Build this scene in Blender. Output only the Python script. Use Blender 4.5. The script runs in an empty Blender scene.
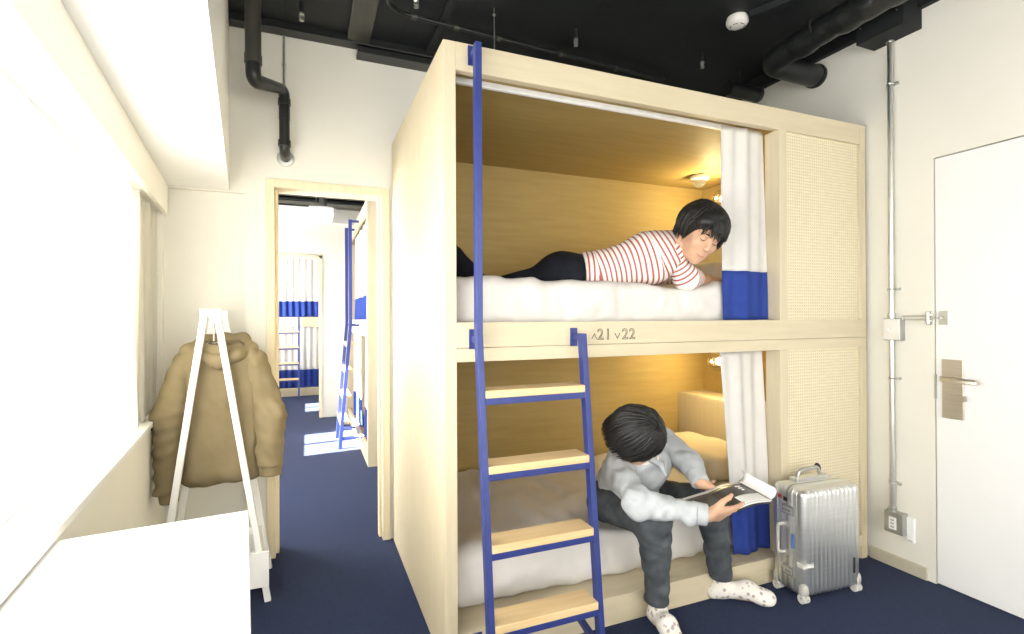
import bpy, bmesh, math, random
import numpy as np
from mathutils import Vector, Matrix, noise
random.seed(7)
S = bpy.context.scene
COL = S.collection
R = math.radians

# ------------------------------------------------------------------ materials
def newmat(name):
    m = bpy.data.materials.new(name); m.use_nodes = True
    nt = m.node_tree
    return m, nt, nt.nodes['Principled BSDF']

def setp(b, **k):
    for n, v in k.items():
        b.inputs[n].default_value = v

def coords(nt, scale=(1, 1, 1), kind='Object'):
    tc = nt.nodes.new('ShaderNodeTexCoord'); mp = nt.nodes.new('ShaderNodeMapping')
    mp.inputs['Scale'].default_value = scale
    nt.links.new(tc.outputs[kind], mp.inputs['Vector'])
    return mp.outputs['Vector']

def noisetex(nt, vec, scale, detail=4, rough=.55):
    n = nt.nodes.new('ShaderNodeTexNoise')
    n.inputs['Scale'].default_value = scale; n.inputs['Detail'].default_value = detail
    n.inputs['Roughness'].default_value = rough
    if vec is not None: nt.links.new(vec, n.inputs['Vector'])
    return n.outputs['Fac']

def ramp(nt, fac, c0, c1, p0=.3, p1=.7):
    r = nt.nodes.new('ShaderNodeValToRGB')
    r.color_ramp.elements[0].position = p0; r.color_ramp.elements[0].color = (*c0, 1)
    r.color_ramp.elements[1].position = p1; r.color_ramp.elements[1].color = (*c1, 1)
    nt.links.new(fac, r.inputs['Fac']); return r.outputs['Color']

def bump(nt, b, fac, strength, dist=.002):
    n = nt.nodes.new('ShaderNodeBump'); n.inputs['Strength'].default_value = strength
    n.inputs['Distance'].default_value = dist
    nt.links.new(fac, n.inputs['Height']); nt.links.new(n.outputs['Normal'], b.inputs['Normal'])

def mat_noise(name, c0, c1, scale=8, rough=.6, bs=0., bscale=None, stretch=(1, 1, 1), metal=0., spec=.5, detail=4, bdist=.002):
    m, nt, b = newmat(name)
    v = coords(nt, stretch)
    f = noisetex(nt, v, scale, detail)
    nt.links.new(ramp(nt, f, c0, c1), b.inputs['Base Color'])
    setp(b, Roughness=rough, Metallic=metal)
    b.inputs['Specular IOR Level'].default_value = spec
    if bs: bump(nt, b, noisetex(nt, v, bscale or scale * 6, 3), bs, bdist)
    return m

def mat_emit(name, col, strength):
    m, nt, b = newmat(name)
    f = noisetex(nt, coords(nt), 3)
    nt.links.new(ramp(nt, f, tuple(c * .97 for c in col), col), b.inputs['Emission Color'])
    setp(b, Roughness=.5); b.inputs['Emission Strength'].default_value = strength
    b.inputs['Base Color'].default_value = (*col, 1)
    return m

def mat_cloth(name, c0, c1, scale=30, transl=.0, rough=.9, weave=500, bs=.12):
    m, nt, b = newmat(name)
    v = coords(nt)
    c = ramp(nt, noisetex(nt, v, scale), c0, c1)
    nt.links.new(c, b.inputs['Base Color']); setp(b, Roughness=rough)
    b.inputs['Specular IOR Level'].default_value = .15
    bump(nt, b, noisetex(nt, v, weave, 2), bs, .001)
    if transl:
        t = nt.nodes.new('ShaderNodeBsdfTranslucent'); mx = nt.nodes.new('ShaderNodeMixShader')
        nt.links.new(c, t.inputs['Color']); mx.inputs['Fac'].default_value = transl
        out = nt.nodes['Material Output']
        nt.links.new(b.outputs[0], mx.inputs[1]); nt.links.new(t.outputs[0], mx.inputs[2])
        nt.links.new(mx.outputs[0], out.inputs['Surface'])
    return m

def wood(name, a, bcol, axis='x', rough=.5):
    st = {'x': (1.2, 14, 14), 'z': (14, 14, 1.2), 'y': (14, 1.2, 14)}[axis]
    m, nt, b = newmat(name)
    v = coords(nt, st)
    f = noisetex(nt, v, 2.6, 6, .6)
    nt.links.new(ramp(nt, f, a, bcol, .3, .75), b.inputs['Base Color'])
    setp(b, Roughness=rough); b.inputs['Specular IOR Level'].default_value = .3
    bump(nt, b, noisetex(nt, v, 9, 3), .04, .001)
    return m

M = {}
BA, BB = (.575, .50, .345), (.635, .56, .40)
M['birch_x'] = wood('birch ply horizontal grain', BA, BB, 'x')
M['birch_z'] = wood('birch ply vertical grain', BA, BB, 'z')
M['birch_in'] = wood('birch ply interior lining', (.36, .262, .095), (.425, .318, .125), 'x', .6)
M['tread'] = wood('oak tread', (.68, .48, .24), (.78, .60, .35), 'x', .45)
M['casing'] = wood('maple door casing', (.72, .62, .42), (.80, .71, .52), 'z', .5)
M['wall'] = mat_noise('warm white painted plaster', (.74, .72, .645), (.77, .75, .675), 3, .85, .05, 180)
M['white'] = mat_noise('white satin paint', (.86, .86, .845), (.88, .88, .865), 4, .45, .02, 120)
M['doorwhite'] = mat_noise('white door leaf', (.80, .80, .79), (.82, .82, .81), 4, .5, .01, 120)
M['fascia'] = mat_noise('cream paint', (.84, .82, .74), (.86, .84, .76), 4, .8, .03, 160)
M['base'] = mat_noise('taupe skirting vinyl', (.50, .46, .35), (.54, .50, .39), 6, .6)
M['blue'] = mat_noise('cobalt blue powder coat', (.021, .036, .175), (.026, .043, .20), 30, .42, .02, 300)
M['black'] = mat_noise('matt black ceiling paint', (.0055, .0072, .0082), (.009, .0115, .0125), 3, .75, .1, 60)
M['blackgloss'] = mat_noise('black lacquered pipe', (.010, .012, .012), (.018, .020, .019), 8, .32, .05, 60)
M['greypipe'] = mat_noise('dark grey pipe paint', (.045, .044, .036), (.06, .058, .048), 8, .4, .05, 60)
M['foil'] = mat_noise('black wrapped insulation foil', (.007, .0085, .009), (.013, .015, .015), 10, .36, .8, 16, bdist=.012)
M['steel'] = mat_noise('galvanised steel', (.55, .56, .53), (.68, .69, .66), 14, .33, .02, 200, metal=1.)
M['boxsteel'] = mat_noise('galvanised box steel', (.42, .43, .40), (.50, .50, .46), 14, .45, .02, 200, metal=.8)
M['nickel'] = mat_noise('brushed nickel', (.60, .55, .46), (.68, .63, .54), 6, .35, .05, 60, (1, 1, 30), metal=1.)
M['alu'] = mat_noise('brushed aluminium', (.72, .73, .71), (.80, .80, .77), 5, .36, .03, 80, (1, 1, 20), metal=.92)
M['aludark'] = mat_noise('grey aluminium trim', (.42, .42, .41), (.52, .52, .50), 12, .42, .03, 80, metal=.8)
M['wheel'] = mat_noise('pale grey plastic', (.46, .44, .40), (.52, .50, .45), 10, .5)
M['plastic'] = mat_noise('off white plastic', (.72, .70, .65), (.76, .74, .69), 10, .4)
M['rubber'] = mat_noise('dark rubber', (.02, .02, .02), (.03, .03, .03), 10, .7)
M['linen'] = mat_cloth('white bed linen', (.66, .635, .60), (.70, .675, .64), 6, .0, .9, 300, .1)
M['sheet'] = mat_cloth('beige pillow linen', (.70, .62, .48), (.74, .66, .52), 6, .0, .9, 300, .1)
M['curtain'] = mat_cloth('white cotton curtain', (.76, .75, .72), (.80, .79, .76), 12, .25)
M['hem'] = mat_cloth('blue cotton hem', (.028, .055, .26), (.036, .068, .31), 12, .08)
M['sheer'] = mat_cloth('ivory sheer curtain', (.78, .755, .67), (.82, .795, .71), 12, .35)
M['skin'] = mat_noise('skin', (.56, .335, .215), (.62, .375, .245), 20, .5, .03, 200)
M['lip'] = mat_noise('lip skin', (.52, .22, .17), (.58, .26, .2), 20, .45)
M['hair'] = mat_noise('black hair', (.004, .004, .004), (.010, .009, .008), 30, .55)
M['navytrouser'] = mat_cloth('black cotton trousers', (.008, .009, .014), (.013, .014, .02), 20)
M['jeans'] = mat_cloth('charcoal denim', (.052, .060, .068), (.095, .106, .116), 18, 0, .85, 420, .3)
M['chambray'] = mat_cloth('pale grey chambray', (.37, .39, .405), (.46, .48, .49), 26, 0, .9, 420, .25)
M['tee'] = mat_cloth('white cotton tee', (.78, .78, .77), (.82, .82, .81), 20)
M['khaki'] = mat_cloth('khaki shell fabric', (.20, .158, .086), (.245, .195, .110), 7, .05, .75, 300, .12)
M['khakidark'] = mat_cloth('khaki lining', (.14, .105, .05), (.17, .13, .065), 7, 0, .8)
M['paper'] = mat_noise('white paper', (.82, .81, .79), (.86, .85, .83), 5, .5)
M['ink'] = mat_noise('black printing ink', (.02, .02, .02), (.03, .03, .03), 10, .5)
M['engrave'] = mat_noise('dark engraved outline', (.06, .055, .05), (.08, .07, .06), 10, .7)
M['redsticker'] = mat_noise('red sticker', (.55, .09, .07), (.6, .12, .09), 10, .5)
M['bluesticker'] = mat_noise('blue sticker', (.1, .2, .5), (.14, .26, .6), 10, .5)
M['clear'], _nt, _b = newmat('clear glass')
setp(_b, Roughness=.03, IOR=1.45); _b.inputs['Transmission Weight'].default_value = 1.
_nt.links.new(ramp(_nt, noisetex(_nt, coords(_nt), 5), (.96, .96, .95), (1, 1, 1)), _b.inputs['Base Color'])

M['clear_thin'], _nt, _b = newmat('thin window glass')
_t = _nt.nodes.new('ShaderNodeBsdfTransparent'); _mx = _nt.nodes.new('ShaderNodeMixShader'); _mx.inputs[0].default_value = .08
setp(_b, Roughness=.02); _nt.links.new(ramp(_nt, noisetex(_nt, coords(_nt), 4), (.9, .95, .94), (.95, .98, .97)), _b.inputs['Base Color'])
_nt.links.new(_t.outputs[0], _mx.inputs[1]); _nt.links.new(_b.outputs[0], _mx.inputs[2]); _nt.links.new(_mx.outputs[0], _nt.nodes['Material Output'].inputs['Surface'])

# carpet
m, nt, b = newmat('navy loop carpet'); M['carpet'] = m
v = coords(nt)
c = ramp(nt, noisetex(nt, v, 260, 3), (.012, .019, .050), (.026, .039, .094))
nt.links.new(c, b.inputs['Base Color']); setp(b, Roughness=.95)
b.inputs['Specular IOR Level'].default_value = .06
b.inputs['Sheen Weight'].default_value = .06
bump(nt, b, noisetex(nt, v, 240, 2), .5, .004)

# woven cane: rows of small holes
m, nt, b = newmat('woven cane webbing'); M['cane'] = m
tc = nt.nodes.new('ShaderNodeTexCoord'); sx = nt.nodes.new('ShaderNodeSeparateXYZ')
nt.links.new(tc.outputs['Object'], sx.inputs[0])
def mth(op, a, bb=None):
    n = nt.nodes.new('ShaderNodeMath'); n.operation = op
    for i, q in enumerate((a, bb)):
        if q is None: continue
        if isinstance(q, (int, float)): n.inputs[i].default_value = q
        else: nt.links.new(q, n.inputs[i])
    return n.outputs[0]
px_ = mth('ABSOLUTE', mth('SINE', mth('MULTIPLY', sx.outputs['X'], math.pi / .0155)))
pz_ = mth('ABSOLUTE', mth('SINE', mth('MULTIPLY', sx.outputs['Z'], math.pi / .0155)))
hole = mth('MULTIPLY', px_, pz_)
mask = mth('GREATER_THAN', hole, .80)
nz = noisetex(nt, coords(nt, (6, 6, 50)), 3)
base = ramp(nt, nz, (.66, .58, .40), (.75, .675, .49))
mx = nt.nodes.new('ShaderNodeMixRGB'); nt.links.new(mask, mx.inputs[0]); nt.links.new(base, mx.inputs[1])
mx.inputs[2].default_value = (.47, .385, .22, 1)
nt.links.new(mx.outputs[0], b.inputs['Base Color']); setp(b, Roughness=.6)
bump(nt, b, mth('SUBTRACT', 1, hole), .5, .002)

# ceiling boards with dark joints
m, nt, b = newmat('black ceiling boards'); M['ceilboard'] = m
br = nt.nodes.new('ShaderNodeTexBrick')
nt.links.new(coords(nt, (1, 1, 1)), br.inputs['Vector'])
br.inputs['Color1'].default_value = (.0065, .0085, .0095, 1); br.inputs['Color2'].default_value = (.0085, .011, .012, 1)
br.inputs['Mortar'].default_value = (.003, .003, .003, 1); br.inputs['Scale'].default_value = 1
br.inputs['Brick Width'].default_value = .30; br.inputs['Row Height'].default_value = 1.8
br.inputs['Mortar Size'].default_value = .004; br.offset = 0
nt.links.new(br.outputs['Color'], b.inputs['Base Color']); setp(b, Roughness=.6)

# patterned socks
m, nt, b = newmat('patterned cotton sock'); M['sock'] = m
vo = nt.nodes.new('ShaderNodeTexVoronoi'); vo.inputs['Scale'].default_value = 42
nt.links.new(coords(nt), vo.inputs['Vector'])
nt.links.new(ramp(nt, vo.outputs['Distance'], (.42, .34, .33), (.80, .76, .70), .26, .36), b.inputs['Base Color'])
setp(b, Roughness=.9)

# striped jersey driven by the length along torso or sleeve
m, nt, b = newmat('red and white striped jersey'); M['stripe'] = m
at = nt.nodes.new('ShaderNodeAttribute'); at.attribute_name = 'along'
fr = mth('FRACT', mth('DIVIDE', at.outputs['Fac'], .0235))
mk = mth('GREATER_THAN', fr, .64)
mx = nt.nodes.new('ShaderNodeMixRGB'); nt.links.new(mk, mx.inputs[0])
nt.links.new(ramp(nt, noisetex(nt, coords(nt), 40), (.78, .74, .70), (.83, .79, .75)), mx.inputs[1])
mx.inputs[2].default_value = (.42, .105, .08, 1)
nt.links.new(mx.outputs[0], b.inputs['Base Color']); setp(b, Roughness=.9)

# black photograph printed on the page
m, nt, b = newmat('printed magazine photograph'); M['page'] = m
nt.links.new(ramp(nt, noisetex(nt, coords(nt, (1, 1, 1)), 14, 2), (.008, .007, .007), (.085, .06, .055), .45, .8), b.inputs['Base Color'])
setp(b, Roughness=.3)

GLOW = 7.0
M['pane'] = mat_emit('frosted bright window pane', (1.0, .985, .95), GLOW)
M['pane_fill'] = mat_emit('glowing rear fill pane', (1.0, .985, .95), 4.5)  # fill glow for the unseen window added behind the camera
M['pane_far'] = mat_emit('frosted bright far window pane', (1.0, .99, .97), 24.)
M['filament'] = mat_emit('lit bulb filament', (1.0, .66, .30), 60.)

# ------------------------------------------------------------------ objects
def tag(o, label=None, cat=None, group=None, kind=None):
    if label: o['label'] = label
    if cat: o['category'] = cat
    if group: o['group'] = group
    if kind: o['kind'] = kind
    return o

def base_origin(o):
    """origin of a top-level mesh at the middle of its base"""
    me = o.data
    co = np.empty(len(me.vertices) * 3); me.vertices.foreach_get('co', co); co = co.reshape(-1, 3)
    lo, hi = co.min(0), co.max(0)
    c = Vector(((lo[0] + hi[0]) / 2, (lo[1] + hi[1]) / 2, lo[2]))
    me.transform(Matrix.Translation(-c)); o.location = c

def link(name, me, mat, parent=None, smooth=None):
    o = bpy.data.objects.new(name, me); COL.objects.link(o)
    if mat is not None: me.materials.append(mat)
    if parent is not None:
        o.parent = parent
        if parent.parent is None:
            o.matrix_parent_inverse = Matrix.Translation(parent.location).inverted()
    return o

def empty(name, loc, label=None, cat=None, group=None, kind=None):
    o = bpy.data.objects.new(name, None); COL.objects.link(o); o.location = loc
    o.empty_display_size = .1
    return tag(o, label, cat, group, kind)

class MB:
    def __init__(s): s.bm = bmesh.new()
    def box(s, x0, x1, y0, y1, z0, z1, mat=None, bev=0.):
        t = bmesh.new()
        bmesh.ops.create_cube(t, size=1)
        for v in t.verts:
            v.co = Vector(((x0 + x1) / 2 + v.co.x * (x1 - x0), (y0 + y1) / 2 + v.co.y * (y1 - y0), (z0 + z1) / 2 + v.co.z * (z1 - z0)))
        if bev: bmesh.ops.bevel(t, geom=t.edges[:], offset=bev, segments=3, affect='EDGES', profile=.5)
        s.merge(t, mat); return s
    def merge(s, t, mat=None):
        if mat is not None: bmesh.ops.transform(t, matrix=mat, verts=t.verts)
        me = bpy.data.meshes.new('t'); t.to_mesh(me); t.free(); s.bm.from_mesh(me); bpy.data.meshes.remove(me)
    def hexa(s, bot, top):
        """solid between two quads (lists of four points)"""
        v = [s.bm.verts.new(p) for p in list(bot) + list(top)]
        for f in ((3, 2, 1, 0), (4, 5, 6, 7), (0, 1, 5, 4), (1, 2, 6, 5), (2, 3, 7, 6), (3, 0, 4, 7)):
            s.bm.faces.new([v[i] for i in f])
        return s
    def beam(s, a, b, w, h, up=(0, 0, 1), bev=0.):
        """rectangular bar from a to b, w across, h along up"""
        a, b = Vector(a), Vector(b); d = (b - a); L = d.length; d.normalize()
        up = Vector(up); side = d.cross(up).normalized(); u = side.cross(d).normalized()
        t = bmesh.new(); bmesh.ops.create_cube(t, size=1)
        for v in t.verts:
            v.co = (a + b) / 2 + d * v.co.x * L + side * v.co.y * w + u * v.co.z * h
        if bev: bmesh.ops.bevel(t, geom=t.edges[:], offset=bev, segments=2, affect='EDGES', profile=.5)
        bmesh.ops.recalc_face_normals(t, faces=t.faces)
        s.merge(t); return s
    def cyl(s, a, b, r, r2=None, seg=24, caps=True):
        a, b = Vector(a), Vector(b); d = b - a
        t = bmesh.new()
        bmesh.ops.create_cone(t, cap_ends=caps, segments=seg, radius1=r, radius2=r if r2 is None else r2, depth=d.length)
        q = Vector((0, 0, 1)).rotation_difference(d.normalized()).to_matrix().to_4x4()
        s.merge(t, Matrix.Translation((a + b) / 2) @ q); return s
    def tube(s, pts, r, seg=12, closed=False, cap=True):
        pts = [Vector(p) for p in pts]; n = len(pts)
        rs = r if isinstance(r, (list, tuple)) else [r] * n
        rings = []; prev = None
        for i, p in enumerate(pts):
            if closed: d = pts[(i + 1) % n] - pts[i - 1]
            else: d = pts[min(i + 1, n - 1)] - pts[max(i - 1, 0)]
            d.normalize()
            if prev is None:
                ref = Vector((0, 0, 1)) if abs(d.z) < .9 else Vector((1, 0, 0))
                u = d.cross(ref).normalized()
            else:
                u = (prev - d * prev.dot(d)).normalized()
            prev = u; w = d.cross(u)
            rings.append([s.bm.verts.new(p + (u * math.cos(2 * math.pi * k / seg) + w * math.sin(2 * math.pi * k / seg)) * rs[i]) for k in range(seg)])
        m_ = n if closed else n - 1
        for i in range(m_):
            A, B = rings[i], rings[(i + 1) % n]
            for k in range(seg):
                s.bm.faces.new((A[k], A[(k + 1) % seg], B[(k + 1) % seg], B[k]))
        if cap and not closed:
            s.bm.faces.new(rings[0][::-1]); s.bm.faces.new(rings[-1])
        return s
    def sphere(s, c, r, seg=20, sc=(1, 1, 1)):
        t = bmesh.new(); bmesh.ops.create_uvsphere(t, u_segments=seg, v_segments=seg // 2, radius=r)
        s.merge(t, Matrix.Translation(c) @ Matrix.Diagonal((*sc, 1))); return s
    def lathe(s, prof, origin, axis=(0, 0, 1), seg=32):
        q = Vector((0, 0, 1)).rotation_difference(Vector(axis).normalized()).to_matrix()
        o = Vector(origin); rings = []
        for r, h in prof:
            rings.append([s.bm.verts.new(o + q @ Vector((r * math.cos(2 * math.pi * k / seg), r * math.sin(2 * math.pi * k / seg), h))) for k in range(seg)])
        for A, B in zip(rings, rings[1:]):
            for k in range(seg): s.bm.faces.new((A[k], A[(k + 1) % seg], B[(k + 1) % seg], B[k]))
        s.bm.faces.new(rings[0][::-1]); s.bm.faces.new(rings[-1])
        return s
    def build(s, name, mat, parent=None, bev=0., smooth=False, label=None, cat=None, group=None, kind=None, solid=0.):
        bmesh.ops.recalc_face_normals(s.bm, faces=s.bm.faces)
        me = bpy.data.meshes.new(name); s.bm.to_mesh(me); s.bm.free()
        o = link(name, me, mat, parent)
        if smooth:
            for p in me.polygons: p.use_smooth = True
            try: me.set_sharp_from_angle(angle=R(40))
            except Exception: pass
        if bev:
            md = o.modifiers.new('bevel', 'BEVEL'); md.width = bev; md.segments = 2; md.limit_method = 'ANGLE'; md.angle_limit = R(50)
        if solid:
            md = o.modifiers.new('thickness', 'SOLIDIFY'); md.thickness = solid; md.offset = 0
        tag(o, label, cat, group, kind)
        if parent is None: base_origin(o)
        return o

def bend(pts, rad, n=6):
    """round the inner corners of a polyline"""
    pts = [Vector(p) for p in pts]; out = [pts[0]]
    for a, b, c in zip(pts, pts[1:], pts[2:]):
        d1 = (a - b).normalized(); d2 = (c - b).normalized()
        r = min(rad, (a - b).length * .49, (c - b).length * .49)
        p, q = b + d1 * r, b + d2 * r
        for i in range(n + 1):
            t = i / n
            out.append(p * (1 - t) ** 2 + b * 2 * t * (1 - t) + q * t * t)
    out.append(pts[-1]); return out

# ------------------------------------------------------------------ implicit shapes -> mesh
def smin(a, b, k):
    if k <= 0: return np.minimum(a, b)
    h = np.maximum(k - np.abs(a - b), 0) / k
    return np.minimum(a, b) - h * h * k * .25

def cone(a, b, ra, rb):
    a, b = np.array(a, float), np.array(b, float); ba = b - a; L2 = ba @ ba
    def f(p):
        t = np.clip(((p - a) @ ba) / L2, 0, 1)
        return np.linalg.norm(p - a - t[:, None] * ba, axis=1) - (ra + (rb - ra) * t)
    return f

def ell(c, r, Rm=None):
    c, r = np.array(c, float), np.array(r, float)
    def f(p):
        q = p - c
        if Rm is not None: q = q @ Rm
        k0 = np.linalg.norm(q / r, axis=1); k1 = np.linalg.norm(q / (r * r), axis=1) + 1e-9
        return k0 * (k0 - 1) / k1
    return f

def rbox(c, h, rad, Rm=None):
    c, h = np.array(c, float), np.array(h, float) - rad
    def f(p):
        q = p - c
        if Rm is not None: q = q @ Rm
        q = np.abs(q) - h
        return np.linalg.norm(np.maximum(q, 0), axis=1) + np.minimum(q.max(1), 0) - rad
    return f

def union(prims, k=.02):
    def f(p):
        d = None
        for q in prims:
            fn, kk = q if isinstance(q, tuple) else (q, k)
            e = fn(p); d = e if d is None else smin(d, e, kk)
        return d
    return f

def cut(f, point, normal, k=.0):
    """keep the side the normal points away from"""
    pt, n = np.array(point, float), np.array(normal, float); n = n / np.linalg.norm(n)
    def g(p): return -smin(-f(p), -((p - pt) @ n), k)
    return g

def minus(f, g_, k=.0):
    def h(p): return -smin(-f(p), g_(p), k)
    return h

def wrinkle(f, amp, freq, seed=0, dirs=None):
    rng = np.random.RandomState(seed)
    ks = []
    for i in range(7):
        d = rng.normal(size=3)
        if dirs is not None: d = d * np.array(dirs)
        d = d / np.linalg.norm(d); ks.append((d * freq * (0.6 + rng.rand() * 1.2), rng.rand() * 6.28))
    def g(p):
        e = 0
        q = p + .012 * np.sin(p[:, [1, 2, 0]] * freq * .5 + seed)
        for kk, ph in ks: e = e + np.sin(q @ kk + ph)
        return f(p) + amp * e / 3.
    return g

def implicit(f, lo, hi, h):
    """surface nets over a sparse grid"""
    lo = np.array(lo, float); hi = np.array(hi, float); B = 6
    nb = np.maximum(np.ceil((hi - lo) / (h * B)).astype(int), 1)
    ax = [lo[i] + np.arange(nb[i] + 1) * h * B for i in range(3)]
    G = np.stack(np.meshgrid(*ax, indexing='ij'), -1)
    Fc = f(G.reshape(-1, 3)).reshape(G.shape[:3])
    c8 = np.stack([Fc[i:i + nb[0], j:j + nb[1], k:k + nb[2]] for i in (0, 1) for j in (0, 1) for k in (0, 1)])
    act = (np.abs(c8).min(0) < 1.6 * h * B)
    n = nb * B
    V = np.repeat(np.repeat(np.repeat(c8[0], B, 0), B, 1), B, 2)
    A = np.repeat(np.repeat(np.repeat(act, B, 0), B, 1), B, 2)
    idx = np.argwhere(A)
    P = lo + idx * h
    out = np.empty(len(P))
    for s_ in range(0, len(P), 200000): out[s_:s_ + 200000] = f(P[s_:s_ + 200000])
    V[A] = out
    V[0] = np.abs(V[0]) + 1e-4; V[:, 0] = np.abs(V[:, 0]) + 1e-4; V[:, :, 0] = np.abs(V[:, :, 0]) + 1e-4
    V[-1] = np.abs(V[-1]) + 1e-4; V[:, -1] = np.abs(V[:, -1]) + 1e-4; V[:, :, -1] = np.abs(V[:, :, -1]) + 1e-4
    In = V < 0
    cs = [(i, j, k) for i in (0, 1) for j in (0, 1) for k in (0, 1)]
    sh = tuple(np.array(V.shape) - 1)
    sub = lambda T, o: T[o[0]:o[0] + sh[0], o[1]:o[1] + sh[1], o[2]:o[2] + sh[2]]
    cnt = sum(sub(In, o).astype(np.int8) for o in cs)
    cell = np.argwhere((cnt > 0) & (cnt < 8))
    acc = np.zeros((len(cell), 3)); num = np.zeros(len(cell))
    for o in cs:
        for a_ in range(3):
            if o[a_]: continue
            o2 = list(o); o2[a_] = 1
            i1 = cell + o; i2 = cell + o2
            v1 = V[i1[:, 0], i1[:, 1], i1[:, 2]]; v2 = V[i2[:, 0], i2[:, 1], i2[:, 2]]
            x = (v1 < 0) != (v2 < 0)
            t = np.where(x, v1 / np.where(x, v1 - v2, 1), 0)
            pt = np.array(o, float)[None] + np.eye(3)[a_][None] * t[:, None]
            acc[x] += pt[x]; num[x] += 1
    vert = lo + (cell + acc / num[:, None]) * h
    ids = -np.ones(sh, int); ids[cell[:, 0], cell[:, 1], cell[:, 2]] = np.arange(len(cell))
    faces = []
    for a_ in range(3):
        b_, c_ = (a_ + 1) % 3, (a_ + 2) % 3
        s1 = [slice(1, sh[0]), slice(1, sh[1]), slice(1, sh[2])]; s2 = list(s1)
        s1[a_] = slice(0, sh[a_]); s2[a_] = slice(1, sh[a_] + 1)
        X = In[tuple(s1)] != In[tuple(s2)]
        e = np.argwhere(X)
        off = np.ones(3, int); off[a_] = 0
        e = e + off
        flip = In[e[:, 0], e[:, 1], e[:, 2]]
        def q(db, dc):
            t = e.copy(); t[:, b_] += db; t[:, c_] += dc
            return ids[t[:, 0], t[:, 1], t[:, 2]]
        Q = np.stack([q(-1, -1), q(0, -1), q(0, 0), q(-1, 0)], 1)
        Q[~flip] = Q[~flip][:, ::-1]
        faces.append(Q)
    F_ = np.concatenate(faces); F_ = F_[(F_ >= 0).all(1)]
    return vert, F_

def relax(v, F_, it=1, lam=.5):
    for _ in range(it):
        s_ = np.zeros_like(v); n_ = np.zeros(len(v))
        for i in range(4):
            for j in ((i + 1) % 4, (i - 1) % 4):
                np.add.at(s_, F_[:, i], v[F_[:, j]]); np.add.at(n_, F_[:, i], 1)
        v = v + lam * (s_ / np.maximum(n_, 1)[:, None] - v)
    return v

def meshify(name, v, F_):
    me = bpy.data.meshes.new(name)
    me.vertices.add(len(v)); me.vertices.foreach_set('co', v.astype(np.float32).ravel())
    me.loops.add(F_.size); me.loops.foreach_set('vertex_index', F_.astype(np.int32).ravel())
    me.polygons.add(len(F_)); me.polygons.foreach_set('loop_start', (np.arange(len(F_)) * 4).astype(np.int32))
    me.polygons.foreach_set('use_smooth', np.ones(len(F_), bool))
    me.update(calc_edges=True); me.validate()
    return me

def blob(name, f, lo, hi, h, mat, parent=None, it=1, **tags):
    v, F_ = implicit(f, lo, hi, h); v = relax(v, F_, it)
    o = link(name, meshify(name, v, F_), mat, parent)
    tag(o, **tags)
    if parent is None: base_origin(o)
    return o, v
# ================================================================== THE ROOM
XR, YB, ZC = 2.826, 3.05, 2.90          # right wall, doorway wall, ceiling
YF = -2.4                                # wall behind the camera
# the window wall is a little out of square: frame with u running towards the camera, n into the room
WU = Vector((.1010, -.9949, 0)); WN = Vector((.9949, .1010, 0)); WO = Vector((-.678, 3.05, 0))
WM = Matrix(((WU.x, WN.x, 0, WO.x), (WU.y, WN.y, 0, WO.y), (0, 0, 1, 0), (0, 0, 0, 1)))
WL = 5.5
def wbox(mb, s0, s1, d0, d1, z0, z1): return mb.box(s0, s1, d0, d1, z0, z1, WM)

MB().box(-2.2, 3.2, -2.6, 11.2, -.12, 0).build('floor', M['carpet'], kind='structure')
MB().box(-2.2, 3.2, -2.6, 11.2, ZC, ZC + .15).build('ceiling', M['ceilboard'], kind='structure')

# right wall with the door opening
DY0, DY1, DZ = .62, 1.511, 2.068
w = MB()
w.box(XR, XR + .14, DY1, 3.3, 0, ZC); w.box(XR, XR + .14, YF - .1, DY0, 0, ZC); w.box(XR, XR + .14, DY0, DY1, DZ, ZC)
w.build('wall_right', M['wall'], kind='structure')
MB().box(XR + .045, XR + .14, DY0, DY1, 0, DZ).build('door_gap_backing', M['rubber'], kind='structure')  # dark sheet behind the leaf, standing in for shade in the door gaps
MB().box(XR - .012, XR + .001, 1.545, 1.818, 0, .062).build('baseboard_right', M['base'], bev=.002, kind='structure')
# black painted edge rail along the top of the right wall
MB().box(XR - .035, XR + .001, YF, 3.05, 2.818, ZC).build('trim_2', M['black'], kind='structure')

# doorway wall
w = MB()
w.box(-.308, -.165, YB, YB + .13, 0, ZC); w.box(.41, XR, YB, YB + .13, 0, ZC); w.box(-.165, .41, YB, YB + .13, 2.025, ZC)
w.box(-1.2, -.308, YB, YB + .13, 1.975, ZC); w.box(-1.2, -.308, YB + .022, YB + .13, 0, 1.975)
w.build('wall_back', M['wall'], kind='structure')
c = MB()
c.box(-.205, -.163, YB - .012, YB + .142, 0, 2.066); c.box(.408, .452, YB - .012, YB + .142, 0, 2.066)
c.box(-.163, .408, YB - .012, YB + .142, 2.020, 2.066)
c.box(-.163, -.148, YB + .05, YB + .10, 0, 2.02); c.box(.393, .408, YB + .05, YB + .10, 0, 2.02)
c.build('trim_3', M['casing'], bev=.002, kind='structure')


# wall behind the camera, with an unseen glowing window added as fill light
w = MB()
w.box(-.7, XR, YF - .12, YF, 0, .35); w.box(-.7, XR, YF - .12, YF, 2.5, ZC); w.box(2.55, XR, YF - .12, YF, .35, 2.5); w.box(-.7, .05, YF - .12, YF, .35, 2.5)
w.build('wall_front', M['wall'], kind='structure')
f = MB()
for x in (.05, 1.28, 2.51): f.box(x, x + .04, YF - .1, YF - .03, .35, 2.5)
f.box(.05, 2.55, YF - .1, YF - .03, .35, .39); f.box(.05, 2.55, YF - .1, YF - .03, 2.46, 2.5)
win = f.build('window_2', M['white'], kind='structure')
MB().box(.06, 2.54, YF - .08, YF - .07, .36, 2.49).build('pane', M['pane_fill'], win)

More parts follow.
